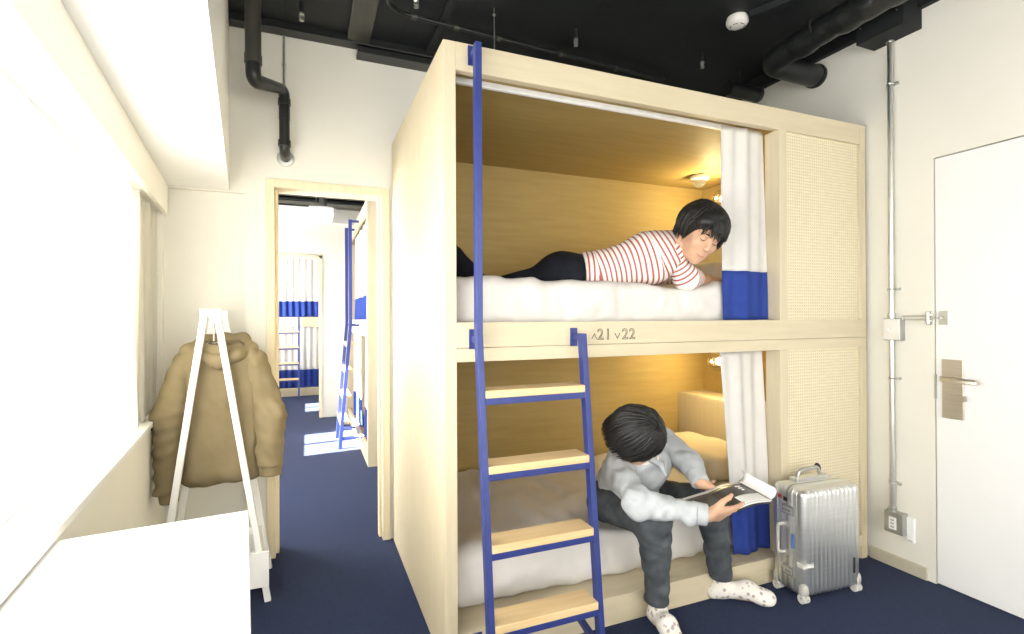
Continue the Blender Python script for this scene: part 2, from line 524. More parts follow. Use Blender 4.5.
# window wall: parapet, header, end strip
w = MB()
wbox(w, -.02, WL, -.16, 0, 0, .832); wbox(w, -.02, WL, -.16, 0, 1.845, 1.985); wbox(w, -.15, .03, -.16, 0, 0, 2.0); wbox(w, -.15, .50, -.16, -.105, 0, 2.0)
wbox(w, -.15, WL, -.16, 0, 1.985, ZC)
w.build('wall_left', M['fascia'], kind='structure')
w = MB(); wbox(w, .0, WL, -.001, .297, 1.985, ZC); w.build('trim_5', M['white'], kind='structure')      # boxed beam over the window
w = MB(); wbox(w, .0, WL, -.001, .022, 1.832, 1.985); w.build('trim_6', M['fascia'], bev=.004, kind='structure')
w = MB(); wbox(w, .0, WL, -.14, .012, .832, .856); w.build('trim_7', M['white'], bev=.004, kind='structure')   # sill board
f = MB()
for s in (.50, 2.0, 3.3, 4.4, 5.4): wbox(f, s, s + .045, -.15, -.10, .834, 1.845)
wbox(f, .50, WL, -.15, -.10, .834, .875); wbox(f, .50, WL, -.15, -.10, 1.80, 1.845)
win = f.build('window_1', M['white'], kind='structure')
g = MB(); wbox(g, .52, WL - .02, -.135, -.125, .84, 1.84); g.build('pane', M['pane'], win)

# sheer curtain gathered in the far corner of the window
cur = empty('sheer_curtain', WM @ Vector((.5, -.05, .84)), 'ivory sheer curtain gathered at the far end of the bright window on the left', 'curtain')
def sheet_mesh(pf, ns, nz):
    bm = bmesh.new(); rows = []
    for j in range(nz + 1):
        rows.append([bm.verts.new(pf(i / ns, j / nz)) for i in range(ns + 1)])
    for a, b in zip(rows, rows[1:]):
        for i in range(ns): bm.faces.new((a[i], a[i + 1], b[i + 1], b[i]))
    mb = MB(); mb.bm.free(); mb.bm = bm; return mb
def pf(u, v):
    s = .035 + .84 * u ** 1.1
    z = 1.835 - (1.835 - .84) * v
    pull = .12 * (v ** 2) * u
    d = -.050 + .030 * math.sin(u * 62 + .8 * math.sin(v * 2)) * (1 - .25 * v) + .006 * math.sin(u * 23 + v * 3)
    return WM @ Vector((s - pull, d, z))
sheet_mesh(pf, 240, 16).build('fabric', M['sheer'], cur, smooth=True)
t = MB(); wbox(t, .04, 3.6, -.056, -.040, 1.836, 1.846); t.build('curtain_track', M['white'], cur)

# white counter under the window at the near end
cb = empty('low_cabinet', WM @ Vector((2.3, .19, 0)), 'plain white low cabinet against the window wall, cut off by the lower left corner', 'cabinet')
k = MB(); wbox(k, 1.687, 2.85, .002, .3735, .800, .828); k.build('top', M['white'], cb, bev=.003)
k = MB(); wbox(k, 1.692, 2.845, .003, .3690, 0, .800); k.build('body', M['white'], cb, bev=.002)
for i in range(2):
    k = MB(); wbox(k, 1.71 + .565 * i, 2.265 + .565 * i, .3690, .3730, .06, .785); k.build('door', M['white'], cb, bev=.001)

# ------------------------------------------------------------------ door in the right wall
d = MB().box(XR + .001, XR + .042, DY0 + .005, DY1 - .005, .008, DZ - .006)
door = d.build('door_1', M['doorwhite'], kind='structure')
pl = MB().box(XR - .010, XR + .001, 1.392, 1.478, .815, 1.094).build('handle_plate', M['nickel'], door, bev=.002, label='brushed nickel lock plate')
h = MB(); h.cyl((XR - .008, 1.437, 1.002), (XR - .055, 1.437, 1.002), .011)
h.beam((XR - .052, 1.462, 1.003), (XR - .052, 1.320, 1.000), .012, .022, bev=.002)
h.build('lever_handle', M['nickel'], door, smooth=True)
h = MB(); h.cyl((XR - .008, 1.440, .918), (XR - .020, 1.440, .918), .013); h.box(XR - .034, XR - .016, 1.434, 1.376, .906, .930)
h.build('thumb_turn', M['nickel'], door, smooth=True)
MB().box(XR - .002, XR + .010, 1.503, 1.513, .90, 1.018).build('strike_plate', M['aludark'], door)
gd = empty('door_guard', (XR, 1.55, 1.29), 'steel swing bar door guard on the wall beside the white door', 'door guard')
g = MB()
for zz in (1.283, 1.300): g.tube([(XR - .024, 1.515, zz), (XR - .024, 1.634, zz)], .0035, 10)
g.tube(bend([(XR - .024, 1.632, 1.283), (XR - .024, 1.640, 1.283), (XR - .024, 1.640, 1.300), (XR - .024, 1.632, 1.300)], .008), .0035, 10)
g.build('swing_bar', M['steel'], gd, smooth=True)
g = MB(); g.box(XR - .006, XR, 1.518, 1.546, 1.258, 1.325); g.cyl((XR - .024, 1.527, 1.262), (XR - .024, 1.527, 1.320), .008)
g.box(XR - .024, XR, 1.524, 1.538, 1.272, 1.282); g.box(XR - .024, XR, 1.524, 1.538, 1.301, 1.311)
g.build('bracket', M['steel'], gd, bev=.001)
g = MB(); g.box(XR - .006, XR + .001, 1.455, 1.490, 1.258, 1.325); g.cyl((XR - .004, 1.472, 1.291), (XR - .026, 1.472, 1.291), .005); g.sphere((XR - .028, 1.472, 1.291), .009)
g.beam((XR - .02, 1.52, 1.291), (XR - .02, 1.472, 1.291), .006, .006)
g.build('door_stud', M['steel'], gd, smooth=True)

# ------------------------------------------------------------------ conduit and boxes on the right wall
cd = empty('wall_conduit', (XR, 1.69, .3), 'vertical galvanised steel conduit on the right wall between bunk and door', 'conduit')
t = MB(); t.cyl((XR - .026, 1.690, .28), (XR - .026, 1.690, 2.75), .0125); t.build('tube', M['steel'], cd, smooth=True)
for zz in (2.56, 2.66):
    pass
for zz in (2.50, 1.44, .98, .44):
    t = MB(); t.box(XR - .010, XR, 1.660, 1.720, zz - .007, zz + .007)
    t.tube([(XR - .026 + .0150 * math.cos(a), 1.690 + .0150 * math.sin(a), zz) for a in [i * .3 for i in range(21)]], .004, 8)
    t.cyl((XR - .012, 1.664, zz), (XR - .020, 1.664, zz), .006)
    t.build('clip', M['steel'], cd, smooth=True)
for zz in (2.735, 1.300, .300):
    t = MB(); t.cyl((XR - .026, 1.690, zz - .018), (XR - .026, 1.690, zz + .018), .018); t.build('coupling', M['steel'], cd, smooth=True)
sb = empty('switch_box', (XR, 1.685, 1.17), 'square steel switch box halfway up the wall conduit', 'switch')
MB().box(XR - .046, XR, 1.640, 1.722, 1.176, 1.290).build('box', M['boxsteel'], sb, bev=.004)
MB().box(XR - .050, XR - .045, 1.645, 1.719, 1.180, 1.286).build('cover_plate', M['plastic'], sb, bev=.002)
t = MB(); t.cyl((XR - .049, 1.684, 1.232), (XR - .058, 1.684, 1.232), .008); t.build('switch_knob', M['white'], sb, smooth=True)
ob = empty('outlet_box', (XR, 1.685, .18), 'grey steel outlet box at the foot of the wall conduit', 'outlet')
MB().box(XR - .046, XR, 1.632, 1.722, .188, .296).build('box', M['boxsteel'], ob, bev=.004)
MB().box(XR - .049, XR - .045, 1.662, 1.697, .208, .270).build('socket_plate', M['white'], ob, bev=.001)
for zz in (.222, .239, .256):
    t = MB(); t.box(XR - .0505, XR - .0485, 1.674, 1.677, zz - .004, zz + .004); t.box(XR - .0505, XR - .0485, 1.683, 1.686, zz - .004, zz + .004)
    t.build('socket_slot', M['rubber'], ob)
wp = empty('wall_plate', (XR, 1.615, .16), 'slim white wall cover just right of the grey outlet box', 'wall plate')
MB().box(XR - .014, XR, 1.598, 1.634, .160, .284).build('cover', M['white'], wp, bev=.003)
MB().box(XR - .017, XR - .013, 1.606, 1.626, .166, .172).build('slot', M['aludark'], wp)

# ------------------------------------------------------------------ ceiling services
jb = empty('junction_box', (2.75, 1.67, 2.70), 'black square junction box where the wall conduit meets the ceiling', 'junction box')
MB().box(XR - .145, XR, 1.556, 1.785, 2.722, ZC - .001).build('box', M['black'], jb, bev=.003)
for y in (1.585, 1.76):
    t = MB(); t.cyl((XR - .145, y, 2.80), (XR - .149, y, 2.80), .004, seg=10); t.build('screw', M['steel'], jb)
dc = empty('duct', (2.42, 1.5, 2.75), 'large black foil wrapped ventilation duct running along the ceiling near the right wall', 'duct')
t = MB()
pts = []; rr = []
for i in range(90):
    y = -1.5 + 3.45 * i / 89
    pts.append((2.43 + .004 * math.sin(i * 1.1), y, 2.80 - .0006 * i + .003 * math.sin(i * .7))); rr.append(.066 + .004 * math.sin(i * 2.1) + .0025 * math.sin(i * 5.3))
t.tube(pts, rr, 28); t.build('wrapped_tube', M['foil'], dc, smooth=True)
for y in (.4, 1.1, 1.8):
    t = MB(); t.tube([(2.43 + .074 * math.cos(a), y, 2.775 + .074 * math.sin(a)) for a in [i * 2 * math.pi / 24 for i in range(24)]], .006, 8, closed=True)
    t.build('strap', M['black'], dc, smooth=True)
d2 = dc
t = MB(); t.tube(bend([(2.43, 1.90, 2.745), (2.43, 2.110, 2.735), (2.60, 2.110, 2.732), (XR - .001, 2.108, 2.728)], .09, 8), .062, 28); t.build('wall_elbow', M['blackgloss'], d2, smooth=True)
t = MB(); t.lathe([(.060, -.012), (.068, -.012), (.068, 0), (.060, 0)], (XR - .02, 2.108, 2.728), (1, 0, 0)); t.build('collar', M['black'], d2, smooth=True)
d3 = empty('pipe_stub', (2.6, 2.5, 2.7), 'small capped black pipe stub behind the top edge of the bunk, by the right wall', 'pipe')
t = MB(); t.cyl((2.52, 2.50, 2.775), (2.765, 2.50, 2.775), .046); t.build('tube', M['blackgloss'], d3, smooth=True)
t = MB(); t.cyl((2.62, 2.50, 2.82), (2.62, 2.50, ZC), .006, seg=10); t.build('hanger', M['black'], d3)
t = MB(); t.lathe([(.050, 0), (.050, .018), (.028, .024), (.026, .016)], (2.765, 2.50, 2.775), (1, 0, 0)); t.build('cap', M['greypipe'], d3, smooth=True)

sd = empty('smoke_detector', (2.13, 2.02, 2.86), 'round white smoke detector on the black ceiling', 'smoke detector')
t = MB(); t.lathe([(.050, .040), (.056, .022), (.056, .006), (.048, -.006), (.030, -.014), (.006, -.016)][::-1], (2.135, 2.05, 2.862)); t.build('body', M['plastic'], sd, smooth=True)
t = MB()
for a in range(6):
    q = a * math.pi / 3
    t.box(-.012, .012, .033, .036, -.013, -.007, Matrix.Translation((2.135, 2.05, 2.862)) @ Matrix.Rotation(q, 4, 'Z'))
t.build('slot', M['rubber'], sd)
t = MB(); t.beam((2.16, 1.99, 2.885), (2.36, 1.55, 2.885), .03, .03); t.build('cable_cover', M['black'], sd)

def sprinkler(x, y, lab):
    e = empty('sprinkler', (x, y, 2.80), lab, 'sprinkler', 'ceiling sprinklers')
    t = MB(); t.cyl((x, y, 2.84), (x, y, ZC), .010, seg=12); t.build('pipe', M['black'], e, smooth=True)
    t = MB(); t.lathe([(.011, .04), (.013, .03), (.008, .024), (.009, .012), (.004, .010), (.004, .002), (.012, .002), (.012, 0), (.002, -.001)][::-1], (x, y, 2.805), seg=16); t.build('head', M['steel'], e, smooth=True)
    t = MB()
    t.tube([(x - .010, y, 2.83), (x - .012, y, 2.818), (x - .004, y, 2.806)], .0022, 8); t.tube([(x + .010, y, 2.83), (x + .012, y, 2.818), (x + .004, y, 2.806)], .0022, 8)
    t.build('frame_arm', M['steel'], e, smooth=True)
sprinkler(.495, 2.44, 'small metal sprinkler on the black ceiling above the left corner of the bunk')
sprinkler(1.385, 2.46, 'small metal sprinkler on the black ceiling above the middle of the bunk')
sprinkler(2.22, 2.40, 'small metal sprinkler on the black ceiling nearest the smoke detector')
sprinkler(-.02, 2.76, 'small metal sprinkler on the black ceiling beside the grey drain pipe')

cb_ = empty('ceiling_conduit', (.9, 2.6, 2.85), 'thin black conduit bending along the ceiling above the bunk front', 'conduit')
t = MB(); t.tube(bend([(.28, 1.6, 2.865), (.375, 2.56, 2.865), (.46, 2.615, 2.865), (1.2, 2.66, 2.865), (2.2, 2.72, 2.865)], .06), .011, 12); t.build('tube', M['blackgloss'], cb_, smooth=True)
for x in (.52, .75, 1.0, 1.4, 1.8):
    t = MB(); t.lathe([(.016, -.012), (.016, .012)], (x, 2.617 + (x - .46) * .0608, 2.865), (1, .06, 0), 16); t.build('coupling', M['greypipe'], cb_, smooth=True)
MB().box(.215, .335, .5, 3.05, 2.868, ZC).build('trim_8', M['greypipe'], kind='structure')          # flat ceiling beam
MB().box(.66, .70, .8, 3.05, 2.875, ZC).build('trim_9', M['black'], kind='structure')
cw = MB(); cw.box(-.4, 2.7, 2.975, YB + .001, 2.858, ZC); cw.box(.27, 2.7, 2.955, YB + .001, 2.800, 2.835); cw.box(.34, 2.7, 3.01, YB + .001, 2.83, 2.87)
cw.build('door_gap_backing0', M['blackgloss'], bev=.002, kind='structure')
hr = empty('hanger_rod', (.885, 2.6, 2.6), 'thin threaded steel rod hanging from the ceiling behind the bunk top rail', 'rod')
t = MB(); t.cyl((.90, 2.45, 2.55), (.90, 2.45, ZC), .003, seg=10); t.build('rod', M['steel'], hr)
t = MB(); t.cyl((.90, 2.45, 2.86), (.90, 2.45, 2.868), .009, seg=6); t.build('nut', M['steel'], hr)

# drain pipe in front of the doorway wall
dp = empty('drain_pipe', (-.13, 2.9, 2.15), 'black drain pipe dropping from the ceiling and bending into the wall above the doorway', 'pipe')
t = MB(); t.cyl((-.236, 2.72, 2.545), (-.236, 2.72, ZC), .036, seg=28); t.build('upper_pipe', M['greypipe'], dp, smooth=True, label='grey upper length')
t = MB(); t.tube(bend([(-.236, 2.72, 2.56), (-.236, 2.72, 2.448), (-.108, 2.95, 2.522), (-.108, 2.95, 2.36)], .045, 8), [.034] * 10 + [.0275] * 10, 24); t.build('offset_bend', M['blackgloss'], dp, smooth=True)
t = MB(); t.lathe([(.031, -.02), (.0395, -.02), (.0395, .02), (.037, .02)], (-.236, 2.72, 2.55)); t.build('socket_collar', M['greypipe'], dp, smooth=True)
t = MB(); t.tube(bend([(-.108, 2.95, 2.40), (-.108, 2.95, 2.195), (-.106, YB + .005, 2.185)], .045, 8), .026, 24); t.build('lower_pipe', M['blackgloss'], dp, smooth=True)
for zz in (2.455, 2.235):
    t = MB(); t.lathe([(.027, -.016), (.0315, -.016), (.0315, .016), (.027, .016)], (-.108, 2.95, zz)); t.build('coupling', M['blackgloss'], dp, smooth=True)
t = MB(); t.lathe([(.027, .010), (.042, .006), (.045, 0), (.027, 0)][::-1], (-.106, YB - .001, 2.185), (0, -1, 0)); t.build('wall_flange', M['boxsteel'], dp, smooth=True, label='chrome wall flange')
sc = empty('surface_conduit', (-.105, 3.04, 2.5), 'thin grey conduit on the wall right behind the bent drain pipe', 'conduit')
t = MB(); t.cyl((-.112, YB - .008, 2.30), (-.112, YB - .008, 2.86), .006, seg=12); t.build('tube', M['boxsteel'], sc, smooth=True)
t = MB(); t.box(-.125, -.099, YB - .006, YB, 2.695, 2.705); t.build('clip', M['steel'], sc)
# ================================================================== THE BUNK
X0, X1, YFB, YBB, ZT = .467, 2.802, 1.82, 3.035, 2.330
bk = empty('bunk_bed', ((X0 + X1) / 2, 2.43, 0), 'pale birch plywood double bunk filling the middle of the room, numbered on its middle rail', 'bunk bed')
P = lambda n, m, b, bev=.0015, **k: b.build(n, M[m], bk, bev=bev, **k)
P('side_panel', 'birch_z', MB().box(X0, X0 + .040, YFB + .032, YBB, 0, ZT))
P('corner_post', 'birch_z', MB().box(X0, X0 + .048, YFB, YFB + .034, 0, ZT))
P('top_rail', 'birch_x', MB().box(X0 + .048, X1 - .045, YFB, YFB + .034, 2.226, ZT))
P('middle_rail', 'birch_x', MB().box(X0 + .048, X1, YFB, YFB + .034, 1.1895, 1.2845))
P('lower_middle_rail', 'birch_x', MB().box(X0 + .048, X1, YFB + .0015, YFB + .034, 1.136, 1.188))
P('end_stile', 'birch_z', MB().box(X1 - .045, X1, YFB, YFB + .034, 1.2845, ZT))
P('end_stile', 'birch_z', MB().box(X1 - .045, X1, YFB, YFB + .034, .0, 1.136))
P('divider_post', 'birch_z', MB().box(2.163, 2.216, YFB, YFB + .085, 1.2845, 2.226))
P('divider_post', 'birch_z', MB().box(2.163, 2.216, YFB, YFB + .085, .125, 1.136))
P('cane_panel', 'cane', MB().box(2.216, X1 - .045, YFB + .012, YFB + .020, 1.2845, 2.226), label='woven cane panel above the middle rail')
P('cane_panel', 'cane', MB().box(2.216, X1 - .045, YFB + .012, YFB + .020, .125, 1.136), label='woven cane panel below the middle rail')
P('bottom_rail', 'birch_x', MB().box(X0 + .048, X1 - .045, YFB, YFB + .03, .066, .125))
P('plinth', 'birch_x', MB().box(X0 + .048, X1 - .045, YFB + .010, YFB + .035, 0, .060))
P('lower_deck', 'birch_x', MB().box(X0 + .04, X1 - .02, YFB + .03, YBB - .02, .095, .122))
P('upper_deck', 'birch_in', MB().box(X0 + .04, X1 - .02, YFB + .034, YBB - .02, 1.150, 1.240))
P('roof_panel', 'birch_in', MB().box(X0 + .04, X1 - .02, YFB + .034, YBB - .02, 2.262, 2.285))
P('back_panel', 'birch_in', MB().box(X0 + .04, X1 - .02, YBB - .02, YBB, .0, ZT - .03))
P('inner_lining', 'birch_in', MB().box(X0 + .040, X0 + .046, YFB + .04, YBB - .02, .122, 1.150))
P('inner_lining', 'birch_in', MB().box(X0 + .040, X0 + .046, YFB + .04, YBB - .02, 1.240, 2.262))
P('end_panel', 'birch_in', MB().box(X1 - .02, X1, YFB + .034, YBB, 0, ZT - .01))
P('curtain_track', 'white', MB().box(X0 + .046, 2.163, 1.945, 1.963, 2.238, 2.262), label='white curtain track inside the upper opening')
P('curtain_track', 'white', MB().box(X0 + .046, 2.163, 1.945, 1.963, 1.136, 1.150), label='white curtain track inside the lower opening')
# engraved number
def outline_text(txt, size):
    cu = bpy.data.curves.new('t', 'FONT'); cu.body = txt; cu.size = size; cu.fill_mode = 'NONE'; cu.bevel_depth = .0013; cu.bevel_resolution = 1; cu.space_character = 1.12
    o = bpy.data.objects.new('t', cu); COL.objects.link(o)
    dg = bpy.context.evaluated_depsgraph_get(); me = bpy.data.meshes.new_from_object(o.evaluated_get(dg))
    bpy.data.objects.remove(o); return me
yn = YFB - .0006
for txt, x in (('21', 1.118), ('22', 1.240)):
    me = outline_text(txt, .064)
    me.transform(Matrix.Translation((x, yn, 1.209)) @ Matrix.Rotation(math.pi / 2, 4, 'X')); nm = MB(); nm.bm.from_mesh(me); bpy.data.meshes.remove(me); nm.build('engraved_number', M['engrave'], bk, label='outlined number %s' % txt)
for x, up in ((1.092, 1), (1.205, -1)):
    a, b = (1.212, 1.234) if up > 0 else (1.234, 1.212)
    nm = MB(); nm.tube([(x, yn, a), (x + .012, yn, b), (x + .024, yn, a)], .0017, 8); nm.build('engraved_arrow', M['engrave'], bk, label='arrow head pointing %s' % ('up' if up > 0 else 'down'))


# headboard cabinets
for z0, lab in ((.122, 'lower'), (1.24, 'upper')):
    hb = empty('headboard_cabinet', (2.66, 2.6, z0), 'low plywood headboard cabinet in the far right corner of the %s bunk' % lab, 'cabinet', 'headboard cabinets in the bunk')
    MB().box(2.545, X1 - .021, 2.22, YBB - .021, z0 + .001, z0 + .630).build('body', M['birch_z'], hb, bev=.0015)
    MB().box(2.541, 2.545, 2.225, YBB - .024, z0 + .36, z0 + .622).build('door', M['birch_z'], hb, bev=.001)
    MB().box(2.541, 2.545, 2.225, YBB - .024, z0 + .01, z0 + .352).build('lower_panel', M['birch_z'], hb, bev=.001)

# ------------------------------------------------------------------ mattresses and pillows
def bedding(name, x0, x1, y0, y1, z0, z1, seed, lab, dips=()):
    f = rbox(((x0 + x1) / 2, (y0 + y1) / 2, (z0 + z1) / 2), ((x1 - x0) / 2, (y1 - y0) / 2, (z1 - z0) / 2), .065)
    f = wrinkle(f, .008, 11, seed); f = wrinkle(f, .0055, 30, seed + 1, (1.8, .4, .8)); f = wrinkle(f, .0030, 66, seed + 5, (1.7, .4, .9))
    for c, r, k in dips: f = minus(f, ell(c, r), k)
    f = cut(f, (0, 0, z0), (0, 0, -1))
    o, v = blob(name, f, (x0 - .05, y0 - .06, z0 - .03), (x1 + .05, y1 + .03, z1 + .07), .0115, M['linen'], it=1, label=lab, cat='mattress', group='made up mattresses in the bunk')
    return o
bedding('mattress', .520, 2.53, 1.925, 3.00, 1.2405, 1.478, 3, 'white made up mattress on the upper bunk, under the lying person', (((1.25, 2.2, 1.53), (.5, .3, .07), .05), ((1.66, 2.0, 1.50), (.22, .16, .06), .04)))
bedding('mattress', .520, 2.53, 1.945, 3.00, .1225, .370, 11, 'white made up mattress on the lower bunk, under the seated person', (((1.42, 2.10, .43), (.27, .25, .13), .06),))
def pillow(x, y, z, lab, seed, m='linen'):
    f = ell((x, y, z), (.17, .31, .075)); g = rbox((x, y, z), (.2, .34, .075), .07)
    f = wrinkle(union([f, g], .05), .004, 22, seed)
    blob('pillow', f, (x - .26, y - .40, z - .12), (x + .26, y + .40, z + .13), .011, M[m], label=lab, cat='pillow', group='pillows in the bunk')
pillow(2.31, 2.55, 1.545, 'white pillow at the curtain end of the upper bunk', 2)
pillow(2.31, 2.52, .435, 'beige pillow at the curtain end of the lower bunk', 4, 'sheet')

# ------------------------------------------------------------------ curtains
def curtain(x0, x1, y, zt, zb, zh, lab, ph, amp=.020, group='white curtains with blue hems in the near bunk', folds=3.2, slide=0., xdir=True, bulge=0., low=None):
    c = empty('bunk_curtain', ((x0 + x1) / 2, y, zb) if xdir else (y, (x0 + x1) / 2, zb), lab, 'curtain', group)
    low = low or (x0, x1)
    def pf(za, zb_):
        def g(u, v):
            z = za + (zb_ - za) * v; t = (zt - z) / (zt - zb)
            a = x0 + (low[0] - x0) * t; b = x1 + (low[1] - x1) * t
            x = a + (b - a) * u
            yy = y + amp * (.55 + .6 * t) * math.sin(u * folds * 2 * math.pi + ph + .5 * math.sin(t * 3)) + .006 * math.sin(u * 19 + ph * 2 + t * 2) - bulge * t
            return Vector((x, yy, z)) if xdir else Vector((yy, x, z))
        return g
    sheet_mesh(pf(zt, zh), 90, 24).build('fabric', M['curtain'], c, smooth=True, solid=.004)
    sheet_mesh(pf(zh, zb), 90, 10).build('hem', M['hem'], c, smooth=True, solid=.0045, label='blue hem band')
    return c
curtain(1.885, 2.158, 1.905, 2.238, 1.2870, 1.526, 'white curtain with a blue hem drawn to the side of the upper bunk opening', .6, .012, folds=1.3, low=(1.868, 2.160), bulge=.024)
curtain(1.885, 2.158, 1.930, 1.1355, .1375, .42, 'white curtain with a dark blue hem drawn to the side of the lower bunk opening', 1.9, .012, folds=1.2, low=(1.93, 2.156), bulge=.045)

# ------------------------------------------------------------------ lamps inside the bunk
def globe_lamp(x, y, z, lab):
    e = empty('globe_lamp', (x, y, z), lab, 'lamp', 'clear globe lamps in the bunk')
    t = MB(); t.lathe([(.038, 0), (.038, .012), (.018, .018), (.018, .045)], (x + .095, y, z), (-1, 0, 0)); t.build('wall_mount', M['plastic'], e, smooth=True)
    t = MB(); t.sphere((x, y, z), .062, 32); t.build('glass_globe', M['clear'], e, smooth=True)
    t = MB(); t.sphere((x + .012, y, z), .016, 16, (1.3, 1, 1)); bl = t.build('bulb', M['filament'], e, smooth=True)
    l = bpy.data.lights.new('bulb_light', 'POINT'); l.energy = LAMP; l.color = (1, .80, .40); l.shadow_soft_size = .02
    lo = bpy.data.objects.new('bulb_light', l); COL.objects.link(lo); lo.location = (x - .075, y, z); lo.parent = e; lo.matrix_parent_inverse = Matrix.Translation(e.location).inverted()
LAMP = 9
globe_lamp(2.585, 2.62, 2.095, 'lit clear globe lamp behind the upper curtain')
globe_lamp(2.54, 2.62, 1.005, 'lit clear globe lamp beside the lower curtain above the headboard cabinet')
cf = empty('ceiling_fitting', (2.475, 2.71, 2.2), 'round white fitting with a clear dome on the ceiling of the upper bunk', 'fitting')
t = MB(); t.lathe([(.052, .0), (.062, .008), (.062, .028), (.050, .034)], (2.475, 2.71, 2.2275)); t.build('base', M['plastic'], cf, smooth=True)
t = MB(); t.sphere((2.475, 2.71, 2.222), .045, 24, (1, 1, .9)); t.build('dome', M['clear'], cf, smooth=True)

# ------------------------------------------------------------------ ladder
def stile(pts, r=.0): pass
ld = empty('ladder', (.8, 1.68, 0), 'cobalt blue steel ladder with oak treads leaning on the front of the near bunk', 'ladder')
XL, XRr = .5775, 1.006
YT, ZK, YFT = 1.752, 1.245, 1.612
def yl(z): return YT + (YFT - YT) * (ZK - z) / ZK
def prof(x, zt):
    b = MB(); w = .024; dpt = .034
    path = [(YFT, 0.0), (YT, ZK), (YT, zt)] if zt > ZK + .05 else [(YFT, 0.0), (yl(zt), zt)]
    rows = []
    for i, (y, z) in enumerate(path):
        rows.append([b.bm.verts.new((x + sx_ * w / 2, y + sy_ * dpt / 2, z)) for sx_, sy_ in ((-1, -1), (1, -1), (1, 1), (-1, 1))])
    for A, B in zip(rows, rows[1:]):
        for k in range(4): b.bm.faces.new((A[k], A[(k + 1) % 4], B[(k + 1) % 4], B[k]))
    b.bm.faces.new(rows[0][::-1]); b.bm.faces.new(rows[-1]); return b
prof(XL, 2.300).build('stile', M['blue'], ld, bev=.002, label='tall left upright reaching the top rail')
prof(XRr, 1.238).build('stile', M['blue'], ld, bev=.002, label='short right upright ending at the middle rail')
for zb_ in (1.013, .750, .484, .222):
    y = yl(zb_)
    MB().box(XL + .012, XRr - .012, y - .020, y + .085, zb_, zb_ + .028).build('tread', M['tread'], ld, bev=.003)
    MB().box(XL + .012, XRr - .012, y - .017, y + .017, zb_ - .024, zb_).build('tread_bar', M['blue'], ld, bev=.0015)
def bracket(x, y, z):
    b = MB(); b.box(x - .016, x + .016, YFB - .006, YFB, z - .037, z + .037)
    b.box(x - .030, x + .008, y, YFB - .004, z - .012, z + .012) if False else b.beam((x, YFB - .004, z), (x, y + .012, z), .018, .024)
    b.build('bracket', M['blue'], ld, bev=.0015)
bracket(XL, YT, 2.286); bracket(XL, YT, 1.222); bracket(XRr, YT, 1.222)
for x in (XL, XRr):
    b = MB(); b.box(x - .012, x + .022, YFB - .0005, YFB + .0002 - .006, .062, .112) if False else b.box(x - .002, x + .030, YFB - .006, YFB, .066, .118)
    b.beam((x + .010, YFB - .004, .092), (x + .004, yl(.06), .060), .020, .026)
    b.build('foot_stay', M['blue'], ld, bev=.0015)
# ================================================================== CLOTHES RACK AND JACKET
rk = empty('clothes_rack', (-.39, 2.75, 0), 'white A-frame clothes rack with a low shelf, standing by the window wall', 'clothes rack')
YR0, YR1, XA = 2.595, 2.93, -.398
for yy, dx, lab in ((YR0, 0, None), (YR1, -.015, None)):
    for sx_, xf in ((-1, -.612), (1, -.172)):
        b = MB(); b.beam((xf + dx, yy, 0), (XA + sx_ * .022 + dx, yy, 1.345), .027, .022, up=(0, 1, 0))
        b.bm.verts.ensure_lookup_table()
        for v_ in b.bm.verts: v_.co.z = max(0, min(v_.co.z, 1.345))
        b.build('leg', M['white'], rk, bev=.002)
    MB().box(XA - .042 + dx, XA + .042 + dx, yy - .012, yy + .012, 1.318, 1.347).build('top_block', M['white'], rk, bev=.002)
t = MB(); t.cyl((XA, YR0, 1.318), (XA - .015, YR1, 1.318), .011); t.build('hanging_rail', M['white'], rk, smooth=True)
s = MB(); s.box(-.618, -.166, YR0 - .026, YR0 - .0125, .078, .238); s.box(-.60, -.215, YR1 - .026, YR1 - .012, .075, .235); s.box(-.585, -.205, YR0 + .012, YR1 - .012, .075, .090)
s.hexa([(-.205, YR0 + .012, .075), (-.187, YR0 + .012, .075), (-.20, YR1 - .012, .075), (-.215, YR1 - .012, .075)], [(-.222, YR0 + .012, .235), (-.206, YR0 + .012, .235), (-.222, YR1 - .012, .235), (-.238, YR1 - .012, .235)])
s.build('shelf', M['white'], rk, bev=.002)

J = 2.70
hg = empty('coat_hanger', (XA, J, 1.15), 'clear plastic coat hanger holding the khaki jacket on the white rack', 'coat hanger')
t = MB(); t.tube(bend([(XA - .004, J, 1.20), (XA - .004, J, 1.285), (XA + .024, J, 1.300), (XA + .016, J, 1.338), (XA - .018, J, 1.335), (XA - .022, J, 1.315)], .03), .004, 10); t.build('hook', M['steel'], hg, smooth=True)
t = MB(); t.tube(bend([(-.55, J + .005, 1.130), (XA, J, 1.205), (-.21, J + .005, 1.130)], .06), .010, 12); t.build('shoulder_bar', M['clear'], hg, smooth=True)

